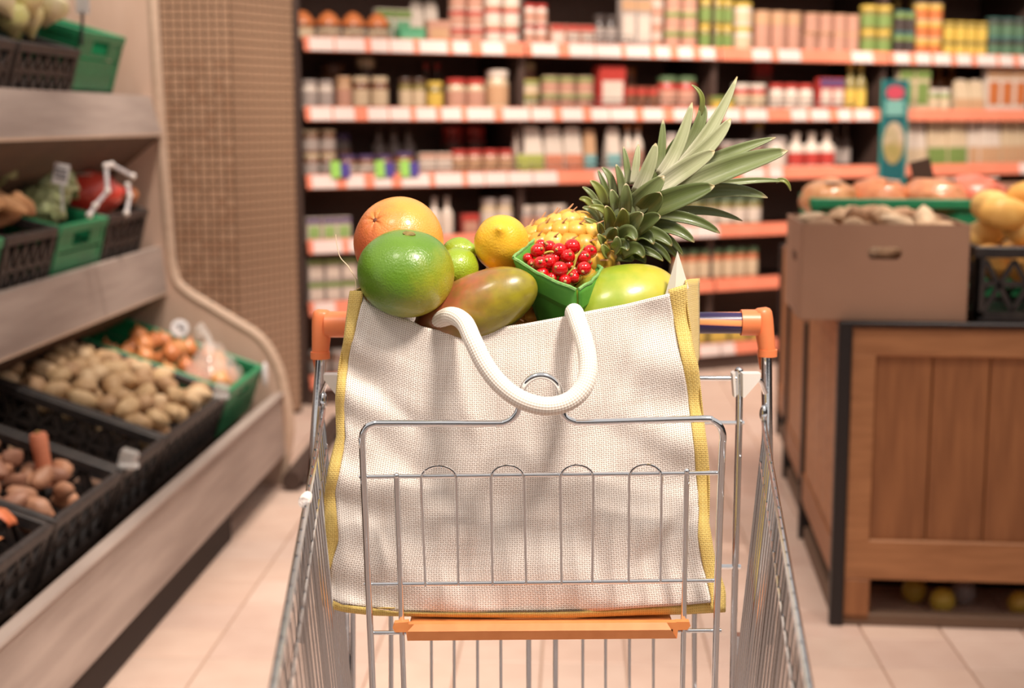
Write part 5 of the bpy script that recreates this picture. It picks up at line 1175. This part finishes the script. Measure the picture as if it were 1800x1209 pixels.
def leaf(b, c, t, w, kind, yb, yt, cup=.5, roll=0.0):
    """b, c, t: base, middle and tip; w: width; the leaf is a cupped blade that tapers to a point"""
    Pb, Pt = at(b[0], b[1], yb), at(t[0], t[1], yt); Pc = at(c[0], c[1], (yb+yt)/2-.004); Pc = Pc*2-(Pb+Pt)*.5
    W_ = mm(w, 1.76); n = 14; cor = pax
    def pos(s): return Pb*(1-s)**2+Pc*2*s*(1-s)+Pt*s*s
    def fn(u, v):
        p0 = pos(v); tg = (pos(min(1, v+.01))-pos(max(0, v-.01))).normalized()
        fr = Vector((roll, -1, .35)); fr = (fr-tg*fr.dot(tg)).normalized(); sd = tg.cross(fr)
        ww = W_*.5*1.22*(.68+.75*v)*(1-v)**(.62 if W_ < .16*(Pt-Pb).length else .5)*(1-.25*v*v) if v < 1 else 0
        ww = max(ww, .0004); x = (u-.5)*2
        return p0+sd*(x*ww)-fr*(cup*ww*(x*x-.4)*(-1))*1.0
    return solid(MB().grid(fn, 6, n, lambda u, v: (u, v)).build('leaf', LM[kind], pine, angle=80), .0011)
def cx(a, b): return (880+a/2.748, 120+b/2.748)
LV = [  # base, middle, tip (in the crop's frame), width px, kind, depth of base and tip
 ((850, 500), (1010, 300), (1143, 40), 29, 'p', 1.80, 1.82), ((800, 540), (985, 395), (1112, 242), 33, 'p', 1.785, 1.785), ((740, 590), (905, 480), (1034, 400), 37, 'p', 1.77, 1.75),
 ((900, 500), (1120, 405), (1330, 334), 27, 'g', 1.80, 1.80), ((850, 590), (1130, 475), (1388, 398), 44, 'g', 1.785, 1.765), ((900, 590), (1180, 545), (1385, 548), 15, 'g', 1.81, 1.82), ((1330, 545), (1375, 545), (1402, 592), 9, 'y', 1.82, 1.82),
 ((800, 660), (1050, 590), (1290, 625), 30, 'g', 1.79, 1.79), ((700, 690), (860, 625), (1034, 568), 46, 'd', 1.765, 1.74), ((800, 700), (990, 690), (1168, 736), 19, 'g', 1.80, 1.81), ((720, 715), (900, 725), (1060, 796), 24, 'd', 1.785, 1.78),
 ((690, 770), (820, 770), (936, 840), 27, 'd', 1.77, 1.75), ((650, 790), (780, 805), (882, 905), 18, 'd', 1.775, 1.77), ((640, 790), (750, 800), (828, 858), 26, 'd', 1.765, 1.745), ((600, 850), (740, 860), (822, 942), 18, 'd', 1.77, 1.76), ((580, 870), (700, 880), (785, 930), 18, 'd', 1.765, 1.75),
 ((770, 520), (860, 370), (925, 165), 26, 'p', 1.80, 1.81), ((850, 480), (960, 270), (965, 170), 24, 'g', 1.82, 1.825), ((958, 230), (972, 140), (922, 80), 10, 'y', 1.822, 1.82), ((900, 470), (940, 430), (1010, 330), 20, 'd', 1.84, 1.84), ((800, 440), (830, 380), (870, 320), 16, 'd', 1.84, 1.84),
 ((755, 500), (775, 400), (785, 248), 19, 'g', 1.815, 1.82), ((660, 600), (715, 480), (750, 362), 27, 'p', 1.79, 1.785), ((640, 560), (655, 460), (666, 368), 15, 'p', 1.81, 1.815), ((615, 560), (610, 470), (593, 378), 13, 'g', 1.815, 1.82), ((590, 620), (580, 540), (558, 464), 16, 'g', 1.805, 1.80),
 ((545, 610), (530, 530), (488, 478), 15, 'g', 1.81, 1.81), ((530, 620), (500, 560), (470, 490), 11, 'd', 1.825, 1.83), ((500, 660), (480, 590), (432, 543), 19, 'y', 1.80, 1.795), ((470, 670), (440, 610), (395, 573), 12, 'g', 1.81, 1.81), ((455, 690), (420, 640), (380, 632), 14, 'y', 1.80, 1.795), ((480, 740), (440, 690), (395, 672), 13, 'g', 1.79, 1.785),
 ((500, 720), (470, 660), (440, 640), 16, 'g', 1.785, 1.775), ((520, 720), (490, 680), (425, 668), 15, 'y', 1.78, 1.77),
 ((640, 680), (700, 620), (790, 520), 44, 'g', 1.775, 1.755), ((680, 700), (735, 650), (770, 600), 42, 'd', 1.765, 1.735), ((600, 690), (605, 630), (605, 556), 25, 'g', 1.78, 1.765), ((560, 680), (550, 640), (535, 585), 22, 'g', 1.785, 1.775),
 ((530, 770), (525, 720), (508, 664), 24, 'y', 1.765, 1.745), ((575, 775), (590, 730), (588, 676), 28, 'y', 1.76, 1.735), ((615, 780), (650, 735), (688, 702), 32, 'g', 1.755, 1.73), ((660, 780), (720, 735), (772, 716), 31, 'd', 1.755, 1.73),
 ((535, 830), (545, 800), (556, 770), 22, 'd', 1.755, 1.735), ((570, 840), (615, 790), (654, 832), 30, 'd', 1.755, 1.73), ((545, 880), (560, 850), (560, 812), 20, 'g', 1.75, 1.735), ((560, 880), (590, 850), (615, 880), 24, 'd', 1.755, 1.735), ((620, 830), (690, 800), (740, 850), 26, 'd', 1.765, 1.74), ((580, 900), (650, 870), (690, 915), 26, 'd', 1.76, 1.745), ((650, 850), (700, 850), (745, 905), 24, 'd', 1.77, 1.755),
 ((490, 800), (480, 770), (475, 745), 14, 'y', 1.76, 1.745), ((500, 850), (490, 830), (470, 800), 15, 'y', 1.755, 1.745), ((515, 900), (505, 880), (490, 850), 17, 'y', 1.75, 1.74), ((470, 760), (440, 740), (400, 725), 10, 'y', 1.775, 1.77), ((720, 640), (770, 590), (800, 530), 20, 'd', 1.80, 1.80), ((680, 640), (770, 520), (850, 390), 34, 'g', 1.815, 1.825), ((720, 620), (800, 500), (900, 380), 32, 'd', 1.82, 1.835), ((640, 640), (700, 540), (735, 440), 26, 'd', 1.815, 1.82), ((600, 900), (660, 900), (700, 940), 22, 'd', 1.77, 1.765), ((560, 910), (610, 910), (640, 930), 22, 'd', 1.765, 1.76), ((680, 840), (780, 850), (850, 915), 16, 'd', 1.785, 1.785)]
for (b_, c_, t_, w_, k_, yb_, yt_) in LV: leaf(cx(*b_), cx(*c_), cx(*t_), w_, k_, yb_, yt_)
MB().lathe([(.026, 0), (.026, .03), (.02, .07), (.01, .11), (.003, .14)], 12, axes(pax), pc+pax*Lq*.9).build('crown_core', M('crown_core', srgb(70, 78, 40), .7), pine)
